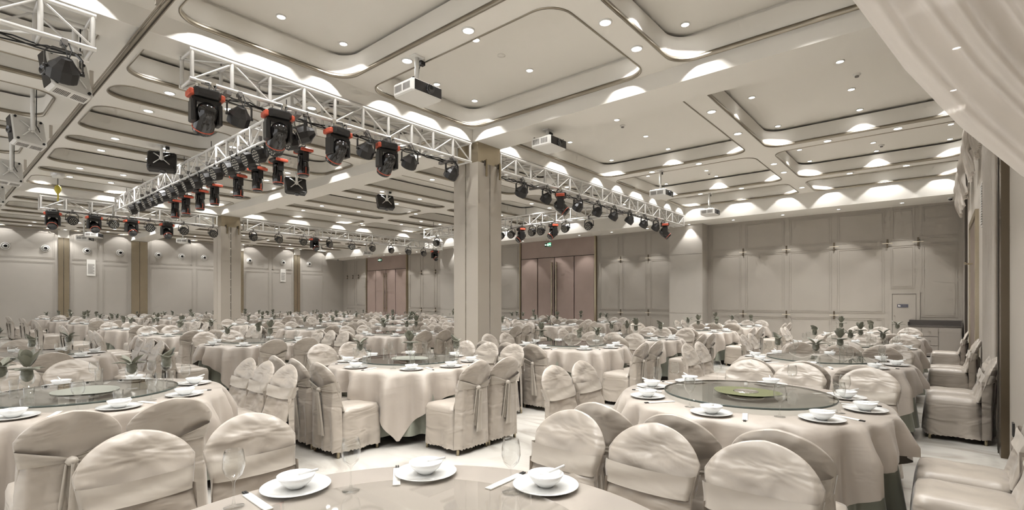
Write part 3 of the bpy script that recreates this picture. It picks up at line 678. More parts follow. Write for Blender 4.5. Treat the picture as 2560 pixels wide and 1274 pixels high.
for i, y in enumerate((2.83, 3.77, 4.70, 5.62, 6.5, 7.82, 8.75, 9.71, 10.81, 11.84, 12.85, 13.84, 14.82, 15.73)):
    put(parS, uS, -18.95, y, 4.08, radians(-90+random.uniform(-18, 18)), 'round black stage light on the far left truss, %s from its left end' % ORD[i], gD, 'stage light')
for i, y in enumerate((2.42, 3.32, 4.22, 5.15, 10.17, 16.44)):
    put(movT, mT, -18.95, y, 4.08, radians(-90+random.uniform(-15, 15)), 'black moving head on the far left truss, %s from its left end' % ORD[i], gD, 'moving head')
gE = 'stage lights on the far cross truss'
for i, x in enumerate((-8.18, -9.04, -10.01, -10.38, -11.31, -11.78, -15.2)):
    put(parS, uS, x, 13.30, 4.08, radians(180+random.uniform(-20, 20)), 'round black stage light on the far cross truss, %s from its right end' % ORD[i], gE, 'stage light')
for i, x in enumerate((-9.52, -10.87)): put(movT, mT, x, 13.30, 4.08, radians(150), 'black moving head on the far cross truss, %s one' % ['right', 'left'][i], gE, 'moving head')
# black cable bundles along the trusses
def cables(x0, y0, x1, y1, z, lab, seed):
    o = empty('cable_bundle', lab, 'cable', None, (x0, y0, z)); rnd = random.Random(seed)
    L = math.hypot(x1-x0, y1-y0); n = int(L/0.12)
    for k in range(3):
        pts = [Vector(((x1-x0)*i/n+rnd.uniform(-.02, .02), (y1-y0)*i/n+rnd.uniform(-.02, .02), 0.012*k-0.05*abs(sin(i*0.55+k))+rnd.uniform(-.01, .01))) for i in range(n+1)]
        MB().path(pts, 0.008, 5).build('cable', 'blackmatte', o)
cables(-6.88, 2.3, -6.88, 6.4, 4.09, 'tangled black cables along the bottom of the near truss', 1)
cables(-6.88, -1.0, -6.88, 1.1, 4.09, 'tangled black cables under the upper left corner truss', 2)
cables(-6.88, 7.7, -6.88, 15, 4.09, 'black cables along the truss right of the near column', 3)
cables(-16.5, 3.8, -7.4, 3.8, 4.09, 'black cables along the middle cross truss', 4)
cables(-19.1, 2.4, -19.1, 6.3, 4.11, 'black cables along the far left truss', 5)
pw = MB()
for i, y in enumerate((2.42, 3.35, 4.75, 6.2)):
    o = empty('power_bar', 'dark grey power bar strapped under the near truss, %s from its left end' % ORD[i], 'power bar', 'power bars under the near truss', (-6.78, y, 4.07), (0, 0, radians(random.uniform(-12, 12))))
    MB().cbox((0, 0, -0.03), (0.42, 0.06, 0.045)).build('bar', 'greyplastic', o); MB().cbox((0.12, 0, 0.0), (0.03, 0.07, 0.06)).build('strap', 'alu', o)
for i, y in enumerate((8.9, 10.7, 13.0)):
    o = empty('power_bar', 'dark grey power bar under the truss right of the near column, %s along' % ORD[i], 'power bar', 'power bars right of the near column', (-6.8, y, 4.06), (0, 0, 0.1))
    MB().cbox((0, 0, -0.03), (0.42, 0.06, 0.045)).build('bar', 'greyplastic', o)

# ------------------------------------------------------------------ projectors
def projector(loc, zc, ztop, rz, tilt, body, lab, grp, s=1.0, pole_dx=0.0, roll=0):
    """loc: x, y of the pole; zc: height of the body centre; lens looks to local -Y before tilt"""
    o = empty('projector', lab, 'projector', grp, (loc[0], loc[1], zc), (0, 0, rz))
    T = (Matrix.Rotation(radians(tilt), 4, 'X') if not roll else Matrix.Rotation(radians(roll), 4, 'Y') @ Matrix.Rotation(radians(tilt), 4, 'X')) @ Matrix.Scale(s, 4)
    m = body; W_, D_, H_ = 0.50, 0.42, 0.165
    b = MB().bbox((-W_/2, -D_/2, -H_/2), (W_/2, D_/2, H_/2), 0.035, T).build('body', m, o)
    MB().box((-W_/2+0.03, -D_/2-0.006, -H_/2+0.018), (W_/2-0.03, -D_/2+0.002, H_/2-0.018), T).build('front_panel', 'black', b)
    TL_ = T @ Matrix.Translation((0.02, -D_/2-0.004, 0)) @ Matrix.Rotation(radians(90), 4, 'X')
    MB().lathe([(0.062, 0.0), (0.062, 0.02), (0.05, 0.028), (0.045, 0.01), (0.001, 0.014)], 20, TL_).build('lens', 'lens', b)
    for sx in (-1, 1):
        v = MB()
        for k in range(9):
            v.box((sx*W_/2-0.004, -D_/2+0.06+k*0.016, -0.04), (sx*W_/2+0.004, -D_/2+0.068+k*0.016, 0.045), T)
            v.box((sx*W_/2-0.004, 0.02+k*0.016, -0.04), (sx*W_/2+0.004, 0.028+k*0.016, 0.045), T)
        v.build('side_vents', 'greyplastic', b)
    for sx in (-1, 1):
        for sy in (-1, 1): MB().lathe([(0.018, H_/2), (0.016, H_/2+0.02), (0.001, H_/2+0.02)], 10, T @ Matrix.Translation((sx*0.2, sy*0.16, 0))).build('foot', 'blackmatte', b)
    tp = T @ Vector((0, 0.02, H_/2+0.05)); P = Vector((tp.x+pole_dx, tp.y, tp.z))
    a = MB()
    for sx in (-1, 1):
        for sy in (-1, 1):
            q = T @ Vector((sx*0.14, sy*0.12+0.02, H_/2+0.012)); a.tube(P, q, 0.011, 6)
    a.lathe([(0.045, H_/2+0.02), (0.045, H_/2+0.05), (0.001, H_/2+0.052)], 14, T @ Matrix.Translation((0, 0.02, 0))); a.build('mount_arms', 'alu', o)
    MB().tube(P-Vector((0, 0, 0.02)), (P.x, P.y, ztop-zc), 0.028, 12).build('pole', 'whiteplastic', o)
    MB().cbox((P.x, P.y, ztop-zc-0.008), (0.16, 0.12, 0.016)).build('ceiling_plate', 'whiteplastic', o)
    MB().cbox((P.x+0.10, P.y+0.02, ztop-zc-0.05), (0.07, 0.06, 0.05)).build('junction_box', 'blackmatte', o)
    MB().path([(P.x+0.08, P.y+0.02, ztop-zc-0.06), (P.x+0.06, P.y+0.03, ztop-zc-0.14), (P.x+0.045, P.y+0.03, P.z+0.06), (P.x+0.08, P.y+0.05, P.z), (P.x+0.02, P.y+0.08, P.z-0.03)], 0.007, 5).build('cable', 'blackmatte', o)
    return o
gP = 'white projectors hanging in a row below the right ceiling bay'
projector((-5.22, 4.24), 4.24, ZB, radians(90), 0, 'whiteplastic', 'white ceiling projector nearest the camera, left of the open coffer', gP)
projector((-5.18, 7.10), 4.24, ZS, radians(90), 0, 'whiteplastic', 'white ceiling projector mounted close under the beam right of the near column', gP)
projector((-5.19, 11.79), 4.14, ZB, radians(90), 0, 'whiteplastic', 'white ceiling projector hanging below the second cross band', gP)
projector((-5.17, 15.20), 4.15, ZB, radians(90), 0, 'whiteplastic', 'white ceiling projector nearest the back wall', gP)
gK = 'black upright projectors hanging in the middle bay'
for i, y in enumerate((3.26, 6.10, 8.79)):
    projector((-12.30, y), 4.40, ZB, radians(78 if i else 70), 70, 'black', 'black projector tipped upright in the middle bay, %s' % ['nearest one left of the cross truss', 'beside the last hanging moving head', 'farthest one beyond the beam'][i], gK)
gN = 'white tipped projectors along the partition track'
for i, (x, zc) in enumerate(((-7.85, 4.15), (-11.2, 4.22), (-14.0, 4.05), (-17.2, 4.05))):
    projector((x, 1.12), zc, ZB if i == 3 else ZP, radians(12-4*i), -8, 'whiteplastic', 'white projector tipped on edge left of the track, %s' % ['nearest, behind the round stage light', 'second down the row', 'third down the row', 'last at the picture edge'][i], gN, roll=68)
for i, (x, y) in enumerate(((-24.0, 4.2), (-23.6, 7.0), (-21.6, 11.7), (-22.4, 14.9), (-25.6, 4.2))):
    projector((x, y), 3.98, ZS if y == 7.0 else ZB, radians(150), 0, 'whiteplastic', 'small distant white projector over the far left bay, %s' % ['left of the third moving head', 'below the far left truss', 'right of the far column', 'over the far corner', 'hanging farthest left'][i], 'distant projectors over the far left bay')

# ------------------------------------------------------------------ chairs
def chair_meshes(seed, hi=True):
    nu, nv = (26, 26) if hi else (8, 7)
    off = Vector((seed*7.3, seed*3.1, seed))
    def H(u): return 0.775+0.122*(max(0.0, 1-abs(u)**2.4))**0.66+0.018*(1-abs(u))**1.4
    def hw(z): return 0.199+0.020*min(1, max(0, (z-0.64)/0.12))+0.010*min(1, max(0, (0.64-z)/0.15))
    def yc(z, u): return -0.185-0.15*((z-0.42)/0.5)-0.022*(1-u*u)
    def wr(x, z, side):
        if not hi: return 0
        p = Vector((x*4.5+z*2.0, z*7.5-x*1.5, side*5))+off
        return 0.024*noise.noise(p*0.8)+0.012*(0.6-abs(noise.noise(p*1.25))*2.4)+0.002*noise.noise(p*4)
    def back(u, v, side, z0=0.44):
        uu = 2*u-1; z = z0+v*(H(uu)-z0); x = uu*hw(z)
        e = sqrt(max(0, 1-abs(uu)**3.5)); top = min(1, (H(uu)-z)/0.05); t = 0.029*(0.25+0.75*e)*(0.25+0.75*sqrt(max(0, top)))
        return (x, yc(z, uu)+side*t+side*wr(x, z, side)*e*min(1, top+0.2), z)
    b = MB()
    b.grid(lambda u, v: back(u, v, 1), nu, nv); b.grid(lambda u, v: back(1-u, v, -1), nu, nv)
    # closing seam strip round the edge, a little proud like piping
    rim = [(0, v/nv) for v in range(nv+1)]+[(u/nu, 1) for u in range(1, nu)]+[(1, 1-v/nv) for v in range(nv+1)]
    fv = [back(u, v, 1) for u, v in rim]; bv = [back(u, v, -1) for u, v in rim]
    pip = []
    for (u, v), f, k in zip(rim, fv, bv):
        m = [(f[i]+k[i])/2 for i in range(3)]; uu = 2*u-1
        pip.append((m[0]+(0.006 if uu > 0.98 else -0.006 if uu < -0.98 else 0), m[1], m[2]+(0.007 if v > 0.98 else 0)))
    n = len(rim); b.add(fv+pip+bv, [(i, i+1, n+i+1, n+i) for i in range(n-1)]+[(n+i, n+i+1, 2*n+i+1, 2*n+i) for i in range(n-1)], True)
    # rear drape of the cover, falling from the waist to the floor
    def drape(u, v):
        uu = 2*u-1; z = 0.66-0.61*v; w = 0.206+0.028*v; e = max(0.0, abs(uu)-0.8)/0.2
        y = yc(0.66, uu)*(1-v)-0.262*v-0.034+0.075*e*e+(0.008*sin(uu*9+seed)*v+0.012*noise.noise(Vector((uu*3, v*3, 7))+off))*(1-e)
        if hi and v > 0.99: z += 0.012*abs(sin(u*pi*11))
        return (uu*w, y, z)
    b.grid(drape, 44 if hi else 6, 12 if hi else 3)
    # seat skirt
    ns = 128 if hi else 20
    def per(s):            # rounded rectangle perimeter, s in 0..1, returns x,y
        x0, x1, y0, y1, r = -0.215, 0.215, -0.20, 0.235, 0.06
        segs = [((x0+r, y0), (x1-r, y0)), ((x1-r, y0+r), -90), ((x1, y0+r), (x1, y1-r)), ((x1-r, y1-r), 0), ((x1-r, y1), (x0+r, y1)), ((x0+r, y1-r), 90), ((x0, y1-r), (x0, y0+r)), ((x0+r, y0+r), 180)]
        L = [0.31, 0.094, 0.315, 0.094, 0.31, 0.094, 0.315, 0.094]; t = s*sum(L)
        for sg_, l in zip(segs, L):
            if t <= l+1e-9:
                k = t/l
                if isinstance(sg_[1], tuple): return sg_[0][0]+(sg_[1][0]-sg_[0][0])*k, sg_[0][1]+(sg_[1][1]-sg_[0][1])*k
                a = radians(sg_[1]+90*k); return sg_[0][0]+r*cos(a), sg_[0][1]+r*sin(a)
            t -= l
        return x0+r, y0
    def skirt(u, v):
        x, y = per(u % 1.0)
        if v < 0.3:
            k = v/0.3; rr = 0.002+0.998*k; z = 0.478-0.014*k*k-0.012*k**6
            return (x*rr, y*rr, z+(0.004*noise.noise(Vector((x*rr*9, y*rr*9, 3))+off) if hi else 0))
        k = (v-0.3)/0.7; fl = 1+0.015*min(1, k*6)+0.07*k
        wv = (0.016*sin(u*2*pi*9+seed+1.5*sin(u*12))*k**1.3+0.018*noise.noise(Vector((u*9, k*2, 1))+off)*min(1, k*4)) if hi else 0.006*sin(u*2*pi*5)*k
        z = 0.452-k*(0.452-0.045); rear = 0.06*k if y < -0.15 else 0
        if hi and k > 0.99: z += 0.013*abs(sin(u*pi*44))
        r = sqrt(x*x+y*y); return (x*fl+x/r*wv, y*fl+y/r*wv-rear*0.6, z)
    s = MB().grid(skirt, ns, 14 if hi else 5, True)
    # sash: band around the back, knot and tails behind
    sa = MB()
    m = 24 if hi else 8
    def band(u, v):
        if u < 0.5:
            uu = 1-4*u; zt, zb = 0.735-0.012*(1-uu*uu), 0.638-0.012*(1-uu*uu); side = 1
        else:
            uu = 4*(u-0.5)-1; c = 1-abs(uu); zt, zb = 0.735-0.072*c, 0.638-0.0*c; side = -1
            if hi: zt += 0
        z = zb+(zt-zb)*v; x = uu*(hw(z)+0.008)
        e = sqrt(max(0, 1-abs(uu)**3.5)); t = 0.029*(0.25+0.75*e)+0.019+(0.006*sin(v*pi*4+uu*3) if side < 0 else 0.004*sin(v*pi*2+uu*2+seed))*(1 if hi else 0)
        return (x, yc(z, uu)+side*t, z)
    sa.grid(band, m*2, 5 if hi else 1, True)
    kz = 0.645; ky = yc(kz, 0)-0.055
    knot = MB().lathe([(0.001, -0.03), (0.02, -0.02), (0.028, 0), (0.02, 0.02), (0.001, 0.03)], 10 if hi else 6, Matrix.Translation((0, ky, kz)) @ Matrix.Rotation(radians(90), 4, 'Y'))
    tails = MB()
    def tail(sx):
        def f(u, v):
            w = 0.018+0.032*v; z = kz-0.01-v*(0.40+0.03*sx); y = ky-0.012+0.085*v*0.35-0.006*sin(u*pi*3)
            yb = -0.26-0.03*v if z < 0.45 else yc(z, 0)-0.05
            return (sx*0.012+(u-0.5)*2*w+sx*0.01*v, min(y, yb-0.02)-0.006*sin(u*pi*3+v*2)-0.01*sx, z)
        return f
    for sx in (-1, 1): tails.grid(tail(sx), 8 if hi else 2, 8 if hi else 2)
    return b, s, sa, knot, tails
leg_mesh = MB().tube((0, 0, 0), (0, 0, 0.09), 0.016, 8).mesh('leg', 'brass')
def make_chair(seed):
    root = bpy.data.objects.new('banquet_chair', None); COL.objects.link(root); root['category'] = 'chair'
    b, s, sa, k, t = chair_meshes(seed)
    b.build('back_cover', 'satin', root); s.build('seat_cover', 'satin', root)
    so = sa.build('sash', 'sash', root); k.build('knot', 'sash', so); t.build('sash_tails', 'sash', so)
    for x, y in ((-0.20, 0.2), (0.20, 0.2), (-0.205, -0.25), (0.205, -0.25)): obj('leg', leg_mesh, root, loc=(x, y, 0))
    kids(root); return root
PROTO = [make_chair(k) for k in range(4)]; PU = [[False] for _ in range(4)]
bl, sl, sal, kl, tl = chair_meshes(1, False)
low = MB()
for q in (bl, sl, sal): low.add(q.v, q.f, True)
chair_jobs = []       # (dist, x, y, rz, label)
def chair_at(x, y, rz, lab, grp='satin covered banquet chairs around the tables'):
    z = -x*sin(radians(40.3))+y*cos(radians(40.3)); chair_jobs.append((z, x, y, rz, lab, grp))
FACE = {'+x': -pi/2, '-x': pi/2, '+y': 0.0, '-y': pi}
# ------------------------------------------------------------------ tables
R = 0.92
def overlay_mesh(rot, seed, half=1.17, n=220, nv=12):
    def f(u, v):
        a = 2*pi*u
        if v < 0.25: r = R*v/0.25; return (r*cos(a), r*sin(a), 0.762)
        k = (v-0.25)/0.75; ca = a-rot; L = half/max(abs(cos(ca)), abs(sin(ca)))-R
        corner = max(0.0, (L-0.28)/0.46); d = L*k
        w = 0.044*sin(a*19+seed+1.2*sin(a*3+seed))+0.026*sin(a*31+seed*2.1+1.5*sin(a*2))+0.03*noise.noise(Vector((a*2.2, seed, 0)))
        hem = 1.15*min(1, d/0.2)
        rr = R+0.004+0.012*min(1, d/0.05)+w*hem+0.03*hem+0.05*corner*k*k
        return (rr*cos(a), rr*sin(a), max(0.02, 0.762-max(0, d-0.01)))
    return MB().grid(f, n, nv, True).mesh('overlay_cloth', 'cloth')
def skirt_mesh(seed, n=200):
    def f(u, v):
        a = 2*pi*u; w = (0.016+0.03*v)*sin(a*21+seed+1.3*sin(a*2))+0.016*v*sin(a*34+seed)
        r = R-0.05+0.06*v+w*min(1, v*6); return (r*cos(a), r*sin(a), 0.745-v*0.65)
    return MB().grid(f, n, 6, True).mesh('under_cloth', 'skirt')
OV = [overlay_mesh(radians(a), s) for s, a in enumerate((0, -7, 6, 12))]; UN = [skirt_mesh(s) for s in range(2)]
top_mesh = MB().lathe([(0.001, 0.75), (R-0.012, 0.75), (R-0.012, 0.725), (0.001, 0.725)], 40).mesh('tabletop', 'wood')
ped_mesh = MB().lathe([(0.30, 0.0), (0.28, 0.03), (0.05, 0.06), (0.05, 0.70), (0.2, 0.724)], 16).mesh('pedestal', 'blackmatte')
RG = 0.60
lz_rim = MB().lathe([(RG-0.002, 0.8055), (RG+0.002, 0.8055), (RG+0.004, 0.799), (RG+0.002, 0.7925), (RG-0.002, 0.7925)], 72).mesh('glass_edge', 'glassedge')
lz_disc = MB().lathe([(RG, 0.8055), (0.001, 0.8055)], 72).mesh('glass_disc', 'tint')
lz_disc_pale = MB().lathe([(RG, 0.8055), (0.001, 0.8055)], 72).mesh('glass_disc', 'tintpale')
lz_base = MB().lathe([(0.13, 0.763), (0.13, 0.785), (0.05, 0.79), (0.001, 0.79)], 24).mesh('bearing_base', 'chrome')
# tableware meshes (origin on the cloth)
plate = MB().lathe([(0.001, 0.006), (0.085, 0.006), (0.105, 0.010), (0.130, 0.017), (0.1315, 0.0155), (0.105, 0.005), (0.08, 0.0), (0.001, 0.0)], 40).mesh('dinner_plate', 'china')
bowl = MB().lathe([(0.001, 0.010), (0.03, 0.011), (0.055, 0.028), (0.070, 0.050), (0.072, 0.050), (0.059, 0.026), (0.036, 0.006), (0.030, 0.0), (0.001, 0.0)], 32).mesh('rice_bowl', 'china')
sp = MB()
sp.grid(lambda u, v: (0.075*(v-0.5)*0+(-0.03+0.045*v)*1.0, (u-0.5)*0.036*sin(pi*min(1, v*0.9+0.1))**0.5, 0.004+0.008*(abs(u-0.5)*2)**2+0.02*0), 8, 6)
sp.tube((0.01, 0, 0.008), (0.085, 0.0, 0.026), 0.005, 6, 0.006)
spoon = sp.mesh('soup_spoon', 'china')
wg = MB().lathe([(0.001, 0.001), (0.034, 0.001), (0.034, 0.0025), (0.006, 0.008), (0.0035, 0.03), (0.0035, 0.085), (0.008, 0.095), (0.03, 0.118), (0.0375, 0.145), (0.036, 0.175), (0.030, 0.205), (0.0285, 0.205), (0.0345, 0.175), (0.036, 0.145), (0.028, 0.12), (0.001, 0.10)], 24).mesh('wine_glass', 'glass')
tb = MB().lathe([(0.001, 0.001), (0.026, 0.001), (0.030, 0.115), (0.0285, 0.115), (0.025, 0.01), (0.001, 0.01)], 20).mesh('tumbler', 'glass')
slv = MB().box((-0.015, -0.125, 0.0), (0.015, 0.085, 0.004)).mesh('chopstick_sleeve', 'paper')
stk = MB().box((-0.007, 0.085, 0.001), (-0.001, 0.115, 0.006)).box((0.002, 0.085, 0.001), (0.008, 0.115, 0.006)).mesh('chopsticks', 'blackmatte')
def leaf(mb, base, d, up, L, w, curl, n=6):
    d = Vector(d).normalized(); side = d.cross(Vector((0, 0, 1))).normalized()
    def f(u, v):
        ww = w*sin(pi*min(1, 0.12+0.88*v))**0.8*(1 if v < 0.98 else 0.02)
        p = Vector(base)+d*(L*v*(1-0.25*curl*v))+Vector((0, 0, 1))*(up*L*v-curl*L*0.5*v*v)
        return tuple(p+side*(u-0.5)*2*ww+Vector((0, 0, 1))*abs(u-0.5)*ww*0.9)
    mb.grid(f, 4, n)
def napkin_meshes():
    out = []
    # A: open fan of pointed leaves
    a = MB(); rnd = random.Random(3)
    for k in range(8):
        an = 2*pi*k/8+0.3; leaf(a, (0.008*cos(an), 0.008*sin(an), 0.165), (cos(an), sin(an), 0), 0.25+0.55*(k % 2), 0.075+0.015*(k % 3), 0.020, 0.35)
    a.lathe([(0.022, 0.12), (0.018, 0.15), (0.014, 0.175)], 8); out.append(a)
    # B: bulb above spreading leaves
    b = MB()
    for k in range(5):
        an = 2*pi*k/5; leaf(b, (0.008*cos(an), 0.008*sin(an), 0.165), (cos(an), sin(an), 0), 0.3, 0.085, 0.024, 0.3)
    for k in range(5):
        an = 2*pi*k/5+0.4; leaf(b, (0.012*cos(an), 0.012*sin(an), 0.19), (cos(an), sin(an), 0), 1.5+0.4*(k % 2), 0.048, 0.026, -0.15)
    for k in range(3):
        an = 2*pi*k/3+0.5; leaf(b, (0.01*cos(an), 0.01*sin(an), 0.215), (cos(an), sin(an), 0), 3.2, 0.026, 0.026, 0.3)
    b.lathe([(0.022, 0.12), (0.018, 0.15), (0.014, 0.175)], 8); out.append(b)
    # C: rolled cone with folded collar
    c = MB()
    c.grid(lambda u, v: ((0.012+0.036*v*(1-0.35*u))*cos(u*9)+0.01*v, (0.012+0.036*v*(1-0.35*u))*sin(u*9), 0.14+0.075*v+0.03*v*sin(u*9+1)), 36, 5)
    c.grid(lambda u, v: ((0.02+0.03*v)*cos(u*2*pi), (0.02+0.03*v)*sin(u*2*pi), 0.175+0.05*v-0.03*v*v+0.012*v*sin(u*4*pi)), 20, 3)
    c.lathe([(0.024, 0.11), (0.02, 0.13), (0.015, 0.15)], 8); out.append(c)
    # pleats seen inside the glass
    for m in out:
        m.lathe([(0.008, 0.105), (0.024, 0.118), (0.031, 0.14), (0.027, 0.17), (0.016, 0.178)], 10)
        for k in range(10):
            an = 2*pi*k/10; m.tube((0.022*cos(an), 0.022*sin(an), 0.125), (0.012*cos(an), 0.012*sin(an), 0.17), 0.006, 4)
    return [m.mesh('folded_napkin', 'napkin') for m in out]
NAP = napkin_meshes()
cols = [-1.12, -4.88, -9.40, -13.1, -16.75, -21.5, -25.0, -28.35]
rows = [0.82, 3.98, 7.12, 9.95, 13.05, 15.9]
RW = ['first-row', 'second-row', 'third-row', 'fourth-row', 'fifth-row', 'sixth-row']
CW = ['first', 'second', 'third', 'fourth', 'fifth', 'sixth', 'seventh', 'eighth']
SEATS = [(0, 'right'), (39, 'back right'), (90, 'back'), (142, 'back left'), (181, 'left'), (220, 'front left'), (270, 'front'), (321, 'front right')]
far_mb = {'china': MB(), 'glass': MB(), 'napkin': MB()}
def mesh_to(mb, me, T):
    vs = [T @ v.co for v in me.vertices]; k = len(mb.v); mb.v += [tuple(v) for v in vs]
    for p in me.polygons: mb.f.append(tuple(i+k for i in p.vertices)); mb.smooth.append(True)
plate_lo = MB().lathe([(0.001, 0.006), (0.13, 0.017), (0.08, 0.0)], 10).mesh('plate_lo', 'china')
bowl_lo = MB().lathe([(0.001, 0.012), (0.064, 0.058), (0.03, 0.0)], 10).mesh('bowl_lo', 'china')
wg_lo = MB().lathe([(0.034, 0.001), (0.004, 0.01), (0.004, 0.09), (0.036, 0.14), (0.03, 0.205)], 8).mesh('glass_lo', 'glass')
def seg2(a, b): return (((a[0]+b[0])/2, (a[1]+b[1])/2), math.atan2(b[1]-a[1], b[0]-a[0])-pi/2)
SLV = [seg2((-1.66, 1.24), (-1.85, 1.385)), seg2((-1.80, 0.80), (-2.06, 0.81)), seg2((-1.35, 1.45), (-1.36, 1.69))]
tables = []
TW = {0: 'right-hand', }
for ci, tx in enumerate(cols):
    for ri, ty in enumerate(rows):
        if ci == 0 and ri == 5: continue
        if ci >= 3 and ri == 0: continue
        x = tx+(0.0 if ri < 2 else (0.15 if ci == 1 else 0)); y = ty
        if (ci, ri) == (0, 1): x, y = -1.13, 4.12
        if (ci, ri) == (1, 0): x, y = -5.08, 0.84
        if (ci, ri) == (1, 1): x, y = -4.96, 3.90
        if (ci, ri) == (0, 2): y = 7.28
        if (ci, ri) == (1, 3): y = 9.5
        if (ci, ri) == (1, 4): y = 12.9
        if ci >= 2 and (ci, ri) != (2, 1): x += random.uniform(-0.12, 0.12); y += random.uniform(-0.1, 0.1)
        tables.append((-x*0.647+y*0.763, ci, ri, x, y))
tables.sort()
stuff_rank = 34
for rank, (dist, ci, ri, x, y) in enumerate(tables):
    rnd = random.Random(ci*31+ri*7+5)
    nm = '%s table, %s from the right wall' % (RW[ri], CW[ci])
    near = dist < 9
    t = empty('round_table', 'round banquet table hidden under cloths, %s' % nm, 'table', 'round banquet tables', (x, y, 0))
    obj('tabletop', top_mesh, t); obj('pedestal', ped_mesh, t)
    u = obj('under_cloth', UN[rank % 2], None, 'grey-green floor-length cloth under the overlay, %s' % nm, 'tablecloth', 'grey-green under cloths', None, (x, y, 0), (0, 0, rnd.uniform(0, 3)))
    ov = obj('overlay_cloth', OV[0] if (ci, ri) == (1, 1) else OV[rank % 4], None, 'square champagne overlay cloth draped over the %s' % nm, 'tablecloth', 'champagne overlay cloths', None, (x, y, 0))
    z0 = 0.7635
    if rank < stuff_rank:
        lz = empty('lazy_susan', '%s glass turntable on the %s' % ('pale' if rank == 0 else 'grey-green', nm), 'turntable', 'glass turntables', (x, y, 0))
        if (ci, ri) == (0, 0):
            lz.location = (-1.14, 0.84, 0); obj('glass_disc', lz_disc_pale, lz)
        else:
            obj('glass_disc', lz_disc, lz); obj('glass_edge', lz_rim, lz)
        obj('bearing_base', lz_base, lz)
        if (ci, ri) in ((0, 1), (1, 0), (1, 1)):
            MB().grid(lambda a, b: ((0.24*b+0.02*b*sin(a*2*pi*3))*cos(a*2*pi), 0.21*b*sin(a*2*pi), 0.811-0.0*b), 40, 3, True).build('centre_mat', 'turf' if ci == 0 else 'skirt', lz)
            if ci == 0: MB().lathe([(0.09, 0.812), (0.085, 0.816), (0.001, 0.817)], 24).build('centre_hub', 'chrome', lz)
    jit = rnd.uniform(-5, 5) if near else rnd.uniform(-12, 12)
    for k, (ang, sw) in enumerate(SEATS):
        a = radians(ang+jit*0.5+rnd.uniform(-2, 2)); rp = 0.755
        px, py = x+rp*cos(a), y+rp*sin(a); gp = 'place settings, %s' % nm
        if (ci, ri) == (0, 0):
            fix = {142: (-1.67, 1.40), 181: (-1.93, 0.96), 90: (-1.19, 1.61)}
            if ang in fix: px, py = fix[ang]; a = math.atan2(py-y, px-x)
            elif py < 1.0 or ang in (0, 39, 321): continue
        ga = a-0.30; gx, gy = x+0.655*cos(ga), y+0.655*sin(ga)
        if rank >= stuff_rank:
            mesh_to(far_mb['china'], plate_lo, Matrix.Translation((px, py, z0))); mesh_to(far_mb['china'], bowl_lo, Matrix.Translation((px, py, z0+0.007)))
            mesh_to(far_mb['glass'], wg_lo, Matrix.Translation((gx, gy, z0))); continue
        obj('dinner_plate', plate, None, 'white dinner plate, %s seat, %s' % (sw, nm), 'plate', gp, None, (px, py, z0))
        obj('rice_bowl', bowl, None, 'white bowl on the plate, %s seat, %s' % (sw, nm), 'bowl', gp, None, (px, py, z0+0.0065))
        if dist < 12:
            obj('soup_spoon', spoon, None, 'white spoon in the bowl, %s seat, %s' % (sw, nm), 'spoon', gp, None, (px, py, z0+0.049), (0, 0, rnd.uniform(-0.6, 0.6)+(radians(35) if dist < 3 else a)))
        if k % 2 == 0 or near:
            if (ci, ri) == (0, 0):
                g = {142: (-1.75, 1.09), 181: (-1.93, 0.73), 90: (-1.26, 1.48)}[ang]; gx, gy = g
            obj('wine_glass', wg, None, 'clear stemmed wine glass, %s seat, %s' % (sw, nm), 'glass', gp, None, (gx, gy, z0))
        if dist < 11:
            sa_ = a+0.27; q = (x+0.75*cos(sa_), y+0.75*sin(sa_)); rz = sa_+pi/2+pi
            if (ci, ri) == (0, 0):
                q, rz = {142: ((-1.37, 1.22+0.08), radians(-15)), 181: ((-1.84, 0.80), radians(60)), 90: ((-1.30, 1.56), radians(-75))}[ang]
                q, rz = {142: SLV[0], 181: SLV[1], 90: SLV[2]}[ang]
            e = empty('chopstick_sleeve', 'paper chopstick sleeve with black tips, %s seat, %s' % (sw, nm), 'chopsticks', gp, (q[0], q[1], z0), (0, 0, rz))
            obj('sleeve', slv, e); obj('chopsticks', stk, e)
    # folded napkins standing in goblets, tumblers
    if (ci, ri) not in ((0, 0), (0, 1)):
        spots = {(1, 0): [(-5.0, 0.50), (-4.93, 1.10), (-5.16, 1.40), (-5.45, 0.40)], (1, 1): [(-5.2, 3.36), (-4.80, 3.78), (-4.50, 4.25)]}.get((ci, ri))
        if not spots:
            a0 = rnd.uniform(0, 6.28); spots = [(x+0.5*cos(a0+i*1.75), y+0.5*sin(a0+i*1.75)) for i in range(3 if rank % 3 else 4)]
        for i, (px, py) in enumerate(spots):
            inside = math.hypot(px-x, py-y) < RG+0.03; zz = 0.806 if inside and rank < stuff_rank else z0
            if rank >= stuff_rank:
                mesh_to(far_mb['napkin'], NAP[(i+rank) % 3], Matrix.Translation((px, py, zz))); mesh_to(far_mb['glass'], wg_lo, Matrix.Translation((px, py, zz))); continue
            kind = (i+rank) % 3 if (ci, ri) != (1, 0) else (1, 0, 2, 0)[i]
            desc = ['open leaf fan', 'bulb with leaves', 'rolled cone'][kind]
            obj('goblet', wg, None, 'goblet holding the %s napkin, %s spot, %s' % (desc, ORD[i], nm), 'glass', 'napkin goblets, %s' % nm, None, (px, py, zz), scale=(1.15, 1.15, 0.9))
            obj('folded_napkin', NAP[kind], None, 'green napkin folded as %s, %s goblet, %s' % (desc, ORD[i], nm), 'napkin', 'folded napkins, %s' % nm, None, (px, py, zz-0.012), (0, 0, rnd.uniform(0, 6.28)), (1.25,)*3 if near else (1.35,)*3)
